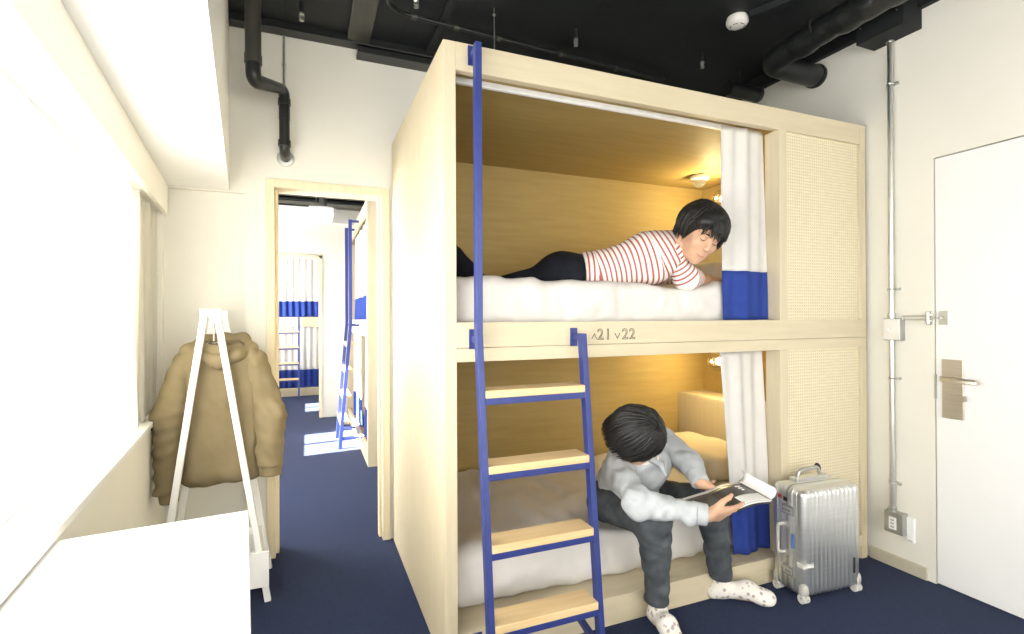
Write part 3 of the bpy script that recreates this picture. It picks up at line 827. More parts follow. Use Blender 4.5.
jk = empty('jacket', (-.38, J, .5), 'khaki hooded jacket hanging on the white rack, sleeves drooping', 'jacket')
f = union([rbox((-.372, J, .86), (.152, .055, .31), .05), cone((-.505, J, 1.105), (-.372, J, 1.150), .050, .062), cone((-.235, J, 1.105), (-.372, J, 1.150), .050, .062),
           cone((-.49, J, .60), (-.26, J, .575), .045, .05)], .05)
f = wrinkle(f, .007, 24, 4, (1.8, .6, .22)); f = wrinkle(f, .0038, 62, 6, (1.5, .6, .3))
f = cut(f, (-.372, J, .535), (.12, 0, -1), .01); f = minus(f, ell((-.372, J - .015, 1.21), (.065, .045, .05)), .02)
blob('torso', f, (-.62, J - .13, .44), (-.12, J + .13, 1.30), .008, M['khaki'], jk)
for nm_, pts_, sd_ in (('sleeve', [((-.512, J, 1.100), .055), ((-.584, J - .015, .86), .058), ((-.572, J - .045, .525), .046)], 2),
                       ('sleeve', [((-.232, J, 1.100), .058), ((-.163, J - .02, .84), .062), ((-.162, J - .045, .60), .056)], 9)):
    (a, ra), (b_, rb), (c_, rc) = pts_
    f = union([cone(a, b_, ra, rb), cone(b_, c_, rb, rc)], .05)
    f = wrinkle(f, .006, 28, sd_, (1.4, .8, .6)); f = wrinkle(f, .0042, 72, sd_ + 3)
    f = cut(f, c_, np.array(c_) - np.array(b_), .01)
    blob(nm_, f, (min(a[0], b_[0], c_[0]) - .12, J - .16, .45), (max(a[0], b_[0], c_[0]) + .12, J + .12, 1.22), .008, M['khaki'], jk)
    d_ = np.array(c_) - np.array(b_); d_ /= np.linalg.norm(d_)
    g = union([cone(np.array(c_) - d_ * .012, np.array(c_) + d_ * .030, rc * .92, rc * .82)], .01); g = wrinkle(g, .003, 95, sd_ + 7, (1, 1, .1)); g = cut(g, np.array(c_) + d_ * .040, d_, .006)
    blob('cuff', g, np.array(c_) - .09, np.array(c_) + .09, .006, M['khaki'], jk)
hd = [(-.500, J - .01, 1.158), (-.455, J + .055, 1.195), (-.372, J + .075, 1.205), (-.290, J + .055, 1.197), (-.245, J - .005, 1.160), (-.300, J - .055, 1.140), (-.372, J - .068, 1.112), (-.445, J - .055, 1.138)]
f = union([cone(hd[i], hd[(i + 1) % 8], .026, .026) for i in range(8)] + [ell((-.372, J + .085, 1.120), (.125, .045, .085))], .03)
f = wrinkle(f, .006, 26, 12); f = minus(f, ell((-.372, J - .015, 1.20), (.085, .050, .07)), .02)
blob('hood', f, (-.60, J - .14, .98), (-.15, J + .17, 1.28), .0075, M['khaki'], jk)

# ================================================================== SUITCASE
SA = R(-3.5); so = Vector((2.066, 1.622, 0))
SM = Matrix.Translation(so) @ Matrix.Rotation(SA, 4, 'Z')
sl = lambda x, y, z: SM @ Vector((x, y, z))
W_, D_, Z0, Z1 = .358, .180, .026, .512
su = empty('suitcase', sl(W_ / 2, D_ / 2, 0), 'ribbed silver aluminium suitcase standing on the carpet beside the bunk', 'suitcase')
def ring(inset, z, ribs=True):
    r = .032; pts = []
    segs = []
    w, d = W_, D_
    def corner(cx, cy, a0):
        return [(cx + r * math.cos(a0 + i * math.pi / 16), cy + r * math.sin(a0 + i * math.pi / 16), math.cos(a0 + i * math.pi / 16), math.sin(a0 + i * math.pi / 16), 0) for i in range(9)]
    def line(p, q, nx, ny, n):
        L = math.hypot(q[0] - p[0], q[1] - p[1])
        return [(p[0] + (q[0] - p[0]) * i / n, p[1] + (q[1] - p[1]) * i / n, nx, ny, L * i / n) for i in range(1, n)]
    segs += line((r, 0), (w - r, 0), 0, -1, 110) + corner(w - r, r, -math.pi / 2)
    segs += line((w, r), (w, d - r), 1, 0, 50) + corner(w - r, d - r, 0)
    segs += line((w - r, d), (r, d), 0, 1, 110) + corner(r, d - r, math.pi / 2)
    segs += line((0, d - r), (0, r), -1, 0, 50) + corner(r, r, math.pi)
    for x, y, nx, ny, s_ in segs:
        o_ = 0
        if s_ and ribs:
            o_ = .0036 * max(0, math.cos(s_ * 2 * math.pi / .0262)) ** .7 - .0018 if math.cos(s_ * 2 * math.pi / .0262) > 0 else -.0018
        pts.append(SM @ Vector((x + nx * (o_ - inset), y + ny * (o_ - inset), z)))
    return pts
b = MB(); RR = .030; rows = []
for k in range(7):
    a = k / 6 * math.pi / 2
    rows.append(ring(RR * (1 - math.sin(a)), Z0 + RR * (1 - math.cos(a))))
for k in range(7):
    a = k / 6 * math.pi / 2
    rows.append(ring(RR * (1 - math.cos(a)), Z1 - RR * (1 - math.sin(a))))
rv = [[b.bm.verts.new(p) for p in r_] for r_ in rows]
for A, B in zip(rv, rv[1:]):
    n = len(A)
    for k in range(n): b.bm.faces.new((A[k], A[(k + 1) % n], B[(k + 1) % n], B[k]))
b.bm.faces.new(rv[0][::-1]); b.bm.faces.new(rv[-1])
b.build('shell', M['alu'], su, smooth=True)
# closing frame round the narrow sides
def rim(y, wdt, out, nm_, mat):
    r = .036; path = []
    for cx, cz, a0 in ((W_ - r, Z1 - r, 0), (r, Z1 - r, math.pi / 2), (r, Z0 + r, math.pi), (W_ - r, Z0 + r, 1.5 * math.pi)):
        for i in range(9):
            a = a0 + i * math.pi / 16
            path.append((cx, cz, math.cos(a), math.sin(a)))
    b = MB(); rows = []
    for cx, cz, ca, sa_ in path:
        rows.append([b.bm.verts.new(sl(cx + ca * (r + o_), y_, cz + sa_ * (r + o_))) for o_, y_ in ((-.006, y - wdt / 2), (out, y - wdt / 2), (out, y + wdt / 2), (-.006, y + wdt / 2))])
    n = len(rows)
    for i in range(n):
        A, B = rows[i], rows[(i + 1) % n]
        for k in range(4): b.bm.faces.new((A[k], A[(k + 1) % 4], B[(k + 1) % 4], B[k]))
    return b.build(nm_, mat, su, bev=.001, smooth=False)
rim(.070, .018, .0045, 'closing_frame', M['alu']); rim(.088, .010, .0030, 'closing_frame', M['aludark'])
# latches, side handle, top handle
for zz in (.405, .125):
    l_ = MB(); l_.box(-.009, .001, .048, .112, zz - .022, zz + .022, SM, bev=.002); lt = l_.build('latch', M['aludark'], su)
    l_ = MB(); l_.box(-.0125, -.0085, .056, .104, zz - .013, zz + .013, SM, bev=.0015); l_.build('latch_lever', M['alu'], lt)
    for i in range(4 if zz > .3 else 3):
        q = MB(); q.box(-.0142, -.0120, .060 + i * .011, .068 + i * .011, zz - .005, zz + .005, SM); q.build('dial', M['boxsteel'], lt)
h = MB(); h.tube(bend([sl(-.004, .098, .335), sl(-.040, .106, .335), sl(-.040, .106, .205), sl(-.004, .098, .205)], .02, 6), .0085, 14); h.build('side_handle', M['wheel'], su, smooth=True)
for zz in (.335, .205):
    h = MB(); h.box(-.008, .002, .080, .114, zz - .014, zz + .014, SM, bev=.003); h.build('handle_mount', M['alu'], su)
b = MB(); b.box(-.006, .001, .052, .064, .235, .30, SM, bev=.001); b.build('number_plate', M['bluesticker'], su)
tb = MB(); tb.box(.085, .285, .110, .158, Z1 - .002, Z1 + .016, SM, bev=.004); tb.build('handle_housing', M['alu'], su)
h = MB(); h.tube(bend([sl(.110, .132, Z1 + .012), sl(.118, .128, Z1 + .048), sl(.235, .128, Z1 + .056), sl(.255, .132, Z1 + .014)], .018, 6), .0085, 12); h.build('top_handle', M['aludark'], su, smooth=True)
h = MB(); h.tube(bend([sl(.22, .135, Z1 + .05), sl(.245, .14, Z1 + .068), sl(.262, .14, Z1 + .052), sl(.262, .14, Z1 + .018)], .01, 4), .006, 10); h.build('luggage_strap', M['rubber'], su, smooth=True)
b = MB(); b.box(-.001, .052, -.0045, .0, .165, .183, SM); b.box(-.0045, .0, -.002, .035, .165, .183, SM); b.build('pale_sticker', M['plastic'], su)
b = MB(); b.box(-.0035, .001, .118, .140, .445, .462, SM); b.build('red_sticker', M['redsticker'], su)
b = MB(); b.box(-.0035, .001, .086, .108, .440, .458, SM); b.build('black_sticker', M['ink'], su)
b = MB(); b.box(.300, .310, -.0050, .0, .100, .172, SM, bev=.001); bd = b.build('badge', M['rubber'], su)
# corner bumpers and wheels
for x in (.018, W_ - .018):
    for y in (.018, D_ - .022):
        t = MB(); t.sphere(sl(x, y, .060), .0225, 20, (1.0, 1.0, 1.7)); t.cyl(sl(x - .011, y, .024), sl(x + .011, y, .024), .021, seg=24)
        g = t.build('corner_guard', M['wheel'], su, smooth=True)
        t = MB(); t.cyl(sl(x - .016, y, .0205), sl(x + .016, y, .0205), .0205, seg=24); t.build('wheel', M['plastic'], g, smooth=True)
        t = MB(); sg = -1 if x < .1 else 1
        t.cyl(sl(x + sg * .0155, y, .024), sl(x + sg * .018, y, .024), .005, seg=12); t.build('axle_bolt', M['aludark'], g)

# ================================================================== ROOMS BEYOND THE DOORWAY
w = MB(); XFW = -1.05
# left window wall of the next room, with a row of openings
w.box(XFW - .15, XFW, 3.18, 11, 0, .80); w.box(XFW - .15, XFW, 3.18, 11, 2.05, ZC)
for a, b_ in ((3.18, 3.5), (4.72, 5.02), (6.05, 6.4), (7.0, 7.5), (9.1, 9.4), (10.6, 11)): w.box(XFW - .15, XFW, a, b_, .80, 2.05)
w.build('wall_2', M['wall'], kind='structure')
for k, (a, b_, op) in enumerate(((3.5, 4.72, 0), (5.02, 6.05, 1), (6.4, 7.0, 0), (7.5, 8.3, 2), (8.3, 9.1, 0), (9.4, 10.6, 0))):
    f = MB(); f.box(XFW - .10, XFW - .05, a, a + .04, .80, 2.05); f.box(XFW - .10, XFW - .05, b_ - .04, b_, .80, 2.05); f.box(XFW - .10, XFW - .05, a, b_, .80, .84); f.box(XFW - .10, XFW - .05, a, b_, 2.01, 2.05)
    if op: f.box(XFW - .10, XFW - .05, (a + b_) / 2 - .02, (a + b_) / 2 + .02, .80, 2.05)
    win = f.build('window_%d' % (k + 3), M['white'], kind='structure')
    if not op: MB().box(XFW - .085, XFW - .075, a + .02, b_ - .02, .82, 2.03).build('pane', M['pane_far'], win)
    else: MB().box(XFW - .080, XFW - .074, a + .02, b_ - .02, .82, 2.03).build('pane', M['clear_thin'], win)
w = MB(); w.box(2.9, 3.04, 3.18, 11, 0, ZC); w.build('wall_3', M['wall'], kind='structure')
w = MB(); w.box(-1.2, 3.0, 10.9, 11.04, 0, ZC); w.build('wall_4', M['wall'], kind='structure')
w = MB(); w.box(.175, 2.9, 7.15, 7.28, 0, ZC); w.box(XFW, .175, 7.15, 7.28, 2.13, ZC); w.build('wall_5', M['wall'], kind='structure')
c = MB(); c.box(.145, .180, 7.135, 7.295, 0, 2.135); c.box(XFW, .180, 7.135, 7.295, 2.10, 2.14); c.build('door_gap_backing1', M['casing'], kind='structure')
w = MB(); w.box(XFW, 2.9, 7.04, 7.15, 2.56, 2.74); w.build('door_gap_backing3', M['wall'], kind='structure')
ac = empty('air_conditioner', (-.3, 6.0, 2.45), 'white ceiling hung air conditioner seen through the top of the doorway', 'air conditioner')
MB().box(-.95, .285, 5.80, 6.35, 2.420, 2.520).build('body', M['white'], ac, bev=.025)
MB().box(-.90, .02, 5.792, 5.802, 2.492, 2.510).build('air_slot', M['rubber'], ac)
for x in (-.6, .1):
    t = MB(); t.cyl((x, 6.1, 2.51), (x, 6.1, ZC), .006, seg=8); t.build('hanger', M['steel'], ac)
for x, y, r_, mt, lab in ((.185, 6.6, .045, 'steel', 'pale vertical pipe stub under the ceiling of the room beyond the doorway'),):
    e = empty('pipe_stub', (x, y, 2.5), lab, 'pipe'); t = MB(); t.cyl((x, y, 2.62), (x, y, ZC), r_); t.build('tube', M[mt], e, smooth=True); t = MB(); t.cyl((x, y, 2.61), (x, y, 2.65), r_ * 1.12); t.build('collar', M[mt], e, smooth=True)
for y, r_, lab in ((6.50, .045, 'nearer black pipe across the ceiling of the room beyond the doorway'), (6.85, .03, 'farther black pipe across the ceiling of the room beyond the doorway')):
    e = empty('ceiling_pipe', (0, y, 2.7), lab, 'pipe'); t = MB(); t.cyl((-1.0, y, 2.80), (2.5, y, 2.80), r_); t.build('tube', M['blackgloss'], e, smooth=True)
    for x in (-.3, .3):
        t = MB(); t.cyl((x, y, 2.80), (x, y, ZC), .006, seg=8); t.build('hanger', M['steel'], e)

# bunk along the right side of the next room, facing the windows
fb = empty('bunk_bed', (1.1, 5.8, 0), 'birch double bunk seen through the doorway, its end panel turned to the camera', 'bunk bed')
FX, FY0, FY1 = .490, 4.592, 7.05
Q = lambda n, m_, b, **k: b.build(n, M[m_], fb, bev=.0015, **k)
Q('side_panel', 'birch_z', MB().box(FX + .034, FX + 1.2, FY0, FY0 + .04, 0, 2.36)); Q('corner_post', 'birch_z', MB().box(FX, FX + .034, FY0, FY0 + .05, 0, 2.36))
Q('top_rail', 'birch_x', MB().box(FX, FX + .034, FY0 + .05, FY1, 2.26, 2.36)); Q('middle_rail', 'birch_x', MB().box(FX, FX + .034, FY0 + .05, FY1, 1.14, 1.29)); Q('bottom_rail', 'birch_x', MB().box(FX, FX + .034, FY0 + .05, FY1, 0, .125))
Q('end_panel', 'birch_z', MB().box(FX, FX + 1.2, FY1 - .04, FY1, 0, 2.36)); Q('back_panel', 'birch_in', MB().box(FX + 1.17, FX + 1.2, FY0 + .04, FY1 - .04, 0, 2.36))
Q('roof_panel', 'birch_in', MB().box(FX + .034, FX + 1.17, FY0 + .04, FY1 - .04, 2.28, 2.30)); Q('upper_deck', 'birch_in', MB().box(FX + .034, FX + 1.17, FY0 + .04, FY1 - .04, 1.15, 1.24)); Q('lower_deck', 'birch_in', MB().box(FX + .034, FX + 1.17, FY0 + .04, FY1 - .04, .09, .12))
G2 = 'curtains on the bunk beyond the doorway'
curtain(4.66, 5.42, FX + .055, 2.26, 1.292, 1.53, 'nearer upper curtain on the bunk beyond the doorway', 0, .014, G2, 5, xdir=False)
curtain(5.62, 6.42, FX + .055, 2.26, 1.292, 1.53, 'farther upper curtain on the bunk beyond the doorway', 1, .014, G2, 5, xdir=False)
curtain(4.66, 5.30, FX + .055, 1.135, .13, .42, 'nearer lower curtain on the bunk beyond the doorway', 2, .014, G2, 5, xdir=False)
curtain(5.70, 6.60, FX + .055, 1.135, .13, .42, 'farther lower curtain on the bunk beyond the doorway', 3, .014, G2, 5, xdir=False)
fl = empty('ladder', (.36, 5.6, 0), 'blue ladder with two tall uprights on the bunk seen through the doorway', 'ladder')
def fx(z): return .300 + (.405 - .300) * min(z, 1.25) / 1.25
for y in (5.34, 5.85):
    b = MB(); rows = []
    for z in (0, 1.25, 2.30):
        rows.append([b.bm.verts.new((fx(z) + sx_ * .017, y + sy_ * .013, z)) for sx_, sy_ in ((-1, -1), (1, -1), (1, 1), (-1, 1))])
    for A, B in zip(rows, rows[1:]):
        for k in range(4): b.bm.faces.new((A[k], A[(k + 1) % 4], B[(k + 1) % 4], B[k]))
    b.bm.faces.new(rows[0][::-1]); b.bm.faces.new(rows[-1]); b.build('stile', M['blue'], fl, bev=.002)
    for z in (2.285, 1.235, .10):
        t = MB(); t.beam((fx(z), y, z), (FX, y, z), .022, .022); t.build('bracket', M['blue'], fl)
for z in (.24, .50, .765, 1.03):
    MB().box(fx(z) - .015, fx(z) + .07, 5.353, 5.837, z, z + .028).build('tread', M['tread'], fl, bev=.002)
    MB().box(fx(z) - .015, fx(z) + .015, 5.353, 5.837, z - .024, z).build('tread_bar', M['blue'], fl)

# bunk across the end of the far room
gb = empty('bunk_bed', (-.4, 9.8, 0), 'farthest birch bunk at the end of the view through the doorway, curtains drawn', 'bunk bed')
Q = lambda n, m_, b, **k: b.build(n, M[m_], gb, bev=.0015, **k)
GY = 9.286
Q('top_rail', 'birch_x', MB().box(-1.0, .25, GY, GY + .034, 2.37, 2.44)); Q('middle_rail', 'birch_x', MB().box(-1.0, .19, GY, GY + .034, 1.17, 1.33)); Q('bottom_rail', 'birch_x', MB().box(-1.0, .19, GY, GY + .034, 0, .13))
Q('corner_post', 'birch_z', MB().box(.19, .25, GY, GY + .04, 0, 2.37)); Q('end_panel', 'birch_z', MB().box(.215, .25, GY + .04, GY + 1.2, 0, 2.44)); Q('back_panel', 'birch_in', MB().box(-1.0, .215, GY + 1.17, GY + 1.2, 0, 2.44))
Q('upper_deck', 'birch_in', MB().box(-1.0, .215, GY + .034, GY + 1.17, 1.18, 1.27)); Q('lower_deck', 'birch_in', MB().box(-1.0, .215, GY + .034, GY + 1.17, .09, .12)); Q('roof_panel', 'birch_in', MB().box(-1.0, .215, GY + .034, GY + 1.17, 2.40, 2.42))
G3 = 'curtains on the farthest bunk'
curtain(-1.0, .186, GY + .05, 2.372, 1.335, 1.602, 'upper curtain with a blue hem on the farthest bunk', 0, .014, G3, 12)
curtain(-1.0, .186, GY + .05, 1.168, .135, .44, 'lower curtain with a blue hem on the farthest bunk', 1, .014, G3, 12)
gl = empty('ladder', (-.34, 9.0, 0), 'dark ladder with thin rungs on the farthest bunk', 'ladder')
for x in (-.60, -.128):
    b = MB(); b.beam((x, 9.02, 0), (x, 9.22, 1.35), .028, .028); b.build('stile', M['blue'], gl)
for z in (.30, .56, .82, 1.08):
    y = 9.02 + .2 * z / 1.35
    MB().box(-.60, -.128, y - .02, y + .06, z, z + .026).build('tread', M['tread'], gl); MB().box(-.60, -.128, y - .016, y + .014, z - .024, z).build('tread_bar', M['blue'], gl)
# ================================================================== PEOPLE
V3 = lambda *a: np.array(a, float)
def unit(v): v = np.array(v, float); return v / np.linalg.norm(v)
def basis(fwd, up):
    """head axes: columns right, forward, up"""
    f_ = unit(fwd); u_ = np.array(up, float); u_ = unit(u_ - f_ * (u_ @ f_)); r_ = np.cross(f_, u_)
    return np.stack([r_, f_, u_], 1)

def head_prims(c, B, s=1.):
    T = lambda x, y, z: c + B @ (np.array([x, y, z]) * s)
    E = lambda x, y, z, r: ell(T(x, y, z), np.array(r) * s, B)
    C = lambda a, b, ra, rb: cone(T(*a), T(*b), ra * s, rb * s)
    p = [(E(0, -.012, .032, (.073, .092, .085)), .02), (E(0, .018, -.030, (.062, .070, .074)), .03), (E(0, .046, -.066, (.039, .042, .040)), .03),
         (E(0, .072, -.090, (.020, .018, .016)), .02), (C((-.032, .074, .030), (.032, .074, .030), .013, .013), .02),
         (C((0, .084, .024), (0, .104, -.014), .0075, .0115), .012), (E(0, .101, -.020, (.0155, .011, .008)), .008),
         (E(-.040, .062, -.018, (.022, .020, .020)), .025), (E(.040, .062, -.018, (.022, .020, .020)), .025),
         (E(-.031, .076, .010, (.0135, .010, .0095)), .005), (E(.031, .076, .010, (.0135, .010, .0095)), .005),
         (C((-.020, .084, -.0535), (.020, .084, -.0535), .0062, .0062), .006), (C((-.015, .083, -.0635), (.015, .083, -.0635), .0072, .0072), .006)]
    for sx_ in (-1, 1):
        p += [(E(sx_ * .077, -.012, -.002, (.010, .020, .032)), .008), (E(sx_ * .074, -.006, -.030, (.007, .010, .010)), .006)]
    return p

def hand_prims(w, f_, n_, s_, curls, thumb=(.35, .6), L=1., spread=.05):
    """w wrist, f_ fingers forward, n_ back of the hand, s_ thumb side; curls per finger in degrees per joint"""
    w = np.array(w, float); f_ = unit(f_); n_ = np.array(n_, float); n_ = unit(n_ - f_ * (n_ @ f_)); s_ = np.array(s_, float); s_ = unit(s_ - f_ * (s_ @ f_) - n_ * (s_ @ n_))
    P = lambda a, b, c_=0.: w + (f_ * a + s_ * b + n_ * c_) * L
    pr = []
    offs = (.029, .009, -.011, -.029); ln = ((.041, .026, .020), (.045, .029, .021), (.042, .027, .021), (.033, .021, .018)); kn = (.086, .090, .085, .077)
    for i in range(4):
        pr.append((cone(P(.008, offs[i] * .55), P(kn[i] - .006, offs[i] * .95), .0150 * L, .0115 * L), .014))
        a = P(kn[i], offs[i]); ang = 0; sp = spread * (1.5 - i)
        for j, l_ in enumerate(ln[i]):
            ang += R(curls[i] * (1, 1.05, .8)[j])
            d = unit(f_ * math.cos(ang) + s_ * sp * math.cos(ang) - n_ * math.sin(ang))
            b_ = a + d * l_ * L
            r0, r1 = ((.0092, .0083), (.0083, .0075), (.0075, .0062))[j]
            pr.append((cone(a, b_, r0 * L * (1 if i < 3 else .88), r1 * L * (1 if i < 3 else .88)), .004))
            a = b_
    ta, tb = thumb
    t0 = P(.022, .022, -.006); d1 = unit(f_ * .72 + s_ * .72 - n_ * ta); t1 = t0 + d1 * .040 * L
    d2 = unit(f_ * .93 + s_ * .35 - n_ * tb * .5); t2 = t1 + d2 * .032 * L; d3 = unit(f_ * .98 + s_ * .08 - n_ * tb); t3 = t2 + d3 * .026 * L
    pr += [(cone(t0, t1, .0155 * L, .0108 * L), .014), (cone(t1, t2, .0105 * L, .0095 * L), .004), (cone(t2, t3, .0095 * L, .0072 * L), .004)]
    return pr

def hair_mesh(name, c, B, s, parent, seed, fringe, back, side, vol=1., crown=(0, -.030, 1.), part=0.):
    rng = random.Random(seed)
    T = lambda x, y, z: c + B @ (np.array([x, y, z]) * s)
    rad = np.array([.084, .104, .096]) * vol
    ctr = np.array([0, -.012, .030])
    prims = []
    cap = ell(T(*ctr), rad * s * .985, B)
    # the cap stops at the face and the nape
    cap = cut(cap, T(0, .062, .055), B @ V3(0, .9, -.50), .02)
    cap = cut(cap, T(0, -.02, back + .012), B @ V3(0, -.05, -1.), .02)
    prims.append((cap, .012))
    if back < -.07: prims.append((ell(T(0, -.058, -.030), V3(.060, .042, .060) * s, B), .03))
    for i in range(9):
        ph = 2 * math.pi * i / 9 + rng.random(); th = .5 + rng.random() * .8
        d = V3(math.sin(ph) * math.sin(th), math.cos(ph) * math.sin(th) - .15, math.cos(th)); d = d / np.linalg.norm(d)
        prims.append((ell(T(*(ctr + d * rad * .80)), V3(.032, .032, .026) * s * rng.uniform(.8, 1.1), B), .03))
    f = union(prims, .006); f = wrinkle(f, .002, 70, seed, None)
    e = .19 * s
    o, v = blob(name, f, c - e, c + e, .0045, M['hair'], parent, it=1)
    mb = MB(); mb.bm.from_mesh(o.data)
    n = 420
    for i in range(n):
        ph = 2 * math.pi * rng.random() + part
        cz = math.cos(ph); sz = math.sin(ph)           # cz: forward, sz: right
        w_f = min(1, max(0, (cz - .25) / .3)); w_b = min(1, max(0, (-.05 - cz) / .4))
        lim = side + (fringe - side) * w_f + (back - side) * w_b + rng.uniform(-.020, .022)
        pts_ = []; sw = rng.uniform(-.35, .35); lift_ = rng.uniform(.015, .10); t0 = rng.uniform(0, .55) if i % 2 else rng.uniform(0, .15)
        for k in range(12):
            t = t0 + (1 - t0) * k / 11
            th = .10 + t * 2.55; pa = ph + sw * t
            d = np.array([math.sin(pa) * math.sin(th), math.cos(pa) * math.sin(th) - .12 * (1 - t), math.cos(th)])
            drop = 0
            if th > 1.75:
                d = np.array([math.sin(pa) * math.sin(1.75), math.cos(pa) * math.sin(1.75), math.cos(1.75)]) * (1 - .10 * (th - 1.75)); drop = (th - 1.75) * .085
            q = np.array([0, 0, -drop]) + ctr + d * rad * (1.0 + lift_ * math.sin(min(t * 2.6, 2.6)) + .012 * math.sin(t * 9 + i))
            if w_f > .5 and th > 1.5: q = q + np.array([0, .006, 0])
            if q[2] < lim: break
            pts_.append(q)
        m_ = len(pts_)
        if m_ < 3: continue
        r0 = rng.uniform(.0042, .0070)
        mb.tube([T(*q) for q in pts_], [max(.0006, r0 * s * (1 - (k / (m_ - 1)) ** 2.2) * (.6 + .4 * min(1, k / 2))) for k in range(m_)], 6)
    mb.bm.to_mesh(o.data); mb.bm.free()
    for p_ in o.data.polygons: p_.use_smooth = True
    return o

def facial(c, B, s, parent, smile=.5):
    T = lambda x, y, z: Vector(c + B @ (np.array([x, y, z]) * s))
    for sx_ in (-1, 1):
        t = MB(); t.tube([T(sx_ * (.031 - .013), .0835, .0085), T(sx_ * .027, .0866, .0055), T(sx_ * .035, .0852, .0052), T(sx_ * (.031 + .014), .0785, .0090)], [.0008, .0018, .0019, .0008], 8); t.build('eyelashes', M['hair'], parent, smooth=True)
        t = MB(); t.tube([T(sx_ * .014, .0875, .031), T(sx_ * .028, .0885, .0365), T(sx_ * .047, .0775, .0315)], [.0018, .0028, .0012], 8); t.build('eyebrow', M['hair'], parent, smooth=True)
    t = MB(); t.tube([T(-.027, .0845, -.0520), T(-.014, .0925, -.0580), T(0, .0950, -.0595), T(.014, .0925, -.0580), T(.027, .0845, -.0520)], [.0012, .0036, .0042, .0036, .0012], 8); t.build('lips', M['lip'], parent, smooth=True)

def limb(pts, rad, k=.03):
    return union([cone(pts[i], pts[i + 1], rad[i], rad[i + 1]) for i in range(len(pts) - 1)], k)

def along(o, v, pts):
    """distance along a polyline for every vertex, stored on the mesh"""
    pts = [np.array(p, float) for p in pts]; best = np.full(len(v), 1e9); val = np.zeros(len(v)); acc = 0
    for i, (a, b_) in enumerate(zip(pts, pts[1:])):
        ba = b_ - a; L = np.linalg.norm(ba); t = ((v - a) @ ba) / (L * L)
        lo_ = -2 if i == 0 else 0; hi_ = 3 if i == len(pts) - 2 else 1
        tc = np.clip(t, lo_, hi_); d = np.linalg.norm(v - a - np.clip(t, 0, 1)[:, None] * ba, axis=1)
        m_ = d < best; best[m_] = d[m_]; val[m_] = acc + tc[m_] * L; acc += L
    at_ = o.data.attributes.new('along', 'FLOAT', 'POINT'); at_.data.foreach_set('value', val.astype(np.float32))

# ---------------------------------------------------------------- the person lying on the upper bunk
p1 = empty('person', (1.30, 2.05, 1.45), 'person lying prone on the upper bunk in a red and white striped top, looking down', 'person')
hc = V3(1.690, 1.850, 1.680); HB = basis((-.20, -.74, -.52), (.22, -.35, .85)); hs = 1.06
nk = V3(1.655, 1.955, 1.655); ch = V3(1.56, 2.02, 1.595); ws = V3(1.295, 2.12, 1.512); pv = V3(1.15, 2.18, 1.506)
sN, sF = V3(1.605, 1.945, 1.600), V3(1.645, 2.20, 1.610)
eN, wN = V3(1.700, 1.955, 1.490), V3(1.905, 2.030, 1.492)
eF, wF = V3(1.80, 2.27, 1.500), V3(1.99, 2.16, 1.500)
hipN, kneeN, ankN, toeN = V3(1.135, 2.10, 1.497), V3(.800, 2.33, 1.420), V3(.640, 2.50, 1.680), V3(.600, 2.60, 1.70)
hipF, kneeF, ankF, toeF = V3(1.150, 2.27, 1.497), V3(.840, 2.52, 1.430), V3(.670, 2.66, 1.740), V3(.640, 2.74, 1.80)
fwdN = unit(wN - eN)
body = head_prims(hc, HB, hs) + [(cone(hc + HB @ V3(0, -.02, -.05), nk, .052, .058), .03), (cone(nk, ch, .060, .10), .04), (cone(ch, ws, .100, .085), .06), (cone(ws, pv, .085, .10), .06),
    (cone(sN, eN, .040, .034), .02), (cone(eN, wN, .036, .025), .02), (cone(sF, eF, .040, .034), .02), (cone(eF, wF, .036, .025), .02), (cone(ch, sN, .06, .042), .04), (cone(ch, sF, .06, .042), .04),
    (cone(pv, hipN, .07, .07), .05), (cone(pv, hipF, .07, .07), .05), (cone(hipN, kneeN, .064, .045), .03), (cone(kneeN, ankN, .043, .030), .03), (cone(hipF, kneeF, .064, .045), .03), (cone(kneeF, ankF, .043, .030), .03), (cone(ankN, toeN, .032, .026), .02), (cone(ankF, toeF, .032, .026), .02)]
body += hand_prims(wN + fwdN * .008, fwdN, (0, 0, 1), (-.3, .95, 0), (8, 9, 10, 12), (.1, .3)) + hand_prims(wF + unit(wF - eF) * .008, wF - eF, (0, 0, 1), (-.5, -.85, 0), (8, 9, 10, 12), (.1, .3))
b1, _ = blob('body', union(body, .02), (.52, 1.66, 1.36), (2.16, 2.84, 1.92), .0042, M['skin'], p1, it=1)
facial(hc, HB, hs, p1)
hair_mesh('hair', hc, HB, hs, p1, 5, .036, -.080, -.040, 1.16)
# top
f = union([cone(nk + V3(-.02, .02, -.015), ch, .074, .118), cone(ch, ws, .116, .094), cone(ws, pv, .094, .110), cone(ch, sN, .095, .062), cone(ch, sF, .095, .062)], .06)
f = wrinkle(f, .0045, 26, 21); f = wrinkle(f, .002, 70, 22)
f = cut(f, ws + (pv - ws) * .42, pv - ws, .006); f = cut(f, nk + V3(.012, -.028, .012), hc - nk, .008)
o, v = blob('striped_top', f, (1.0, 1.78, 1.36), (1.86, 2.40, 1.80), .006, M['stripe'], p1); along(o, v, [pv, ws, ch, nk])
for a, e_, w_, q, sd_ in ((sN, eN, wN, .50, 23), (sF, eF, wF, .50, 27)):
    end = e_ + (w_ - e_) * q
    f = union([cone(a, e_, .064, .058), cone(e_, end, .057, .046)], .03); f = wrinkle(f, .004, 34, sd_); f = cut(f, end - unit(w_ - e_) * .004, w_ - e_, .004)
    o, v = blob('sleeve', f, np.minimum(np.minimum(a, e_), end) - .11, np.maximum(np.maximum(a, e_), end) + .11, .0055, M['stripe'], p1); along(o, v, [a, e_, end])
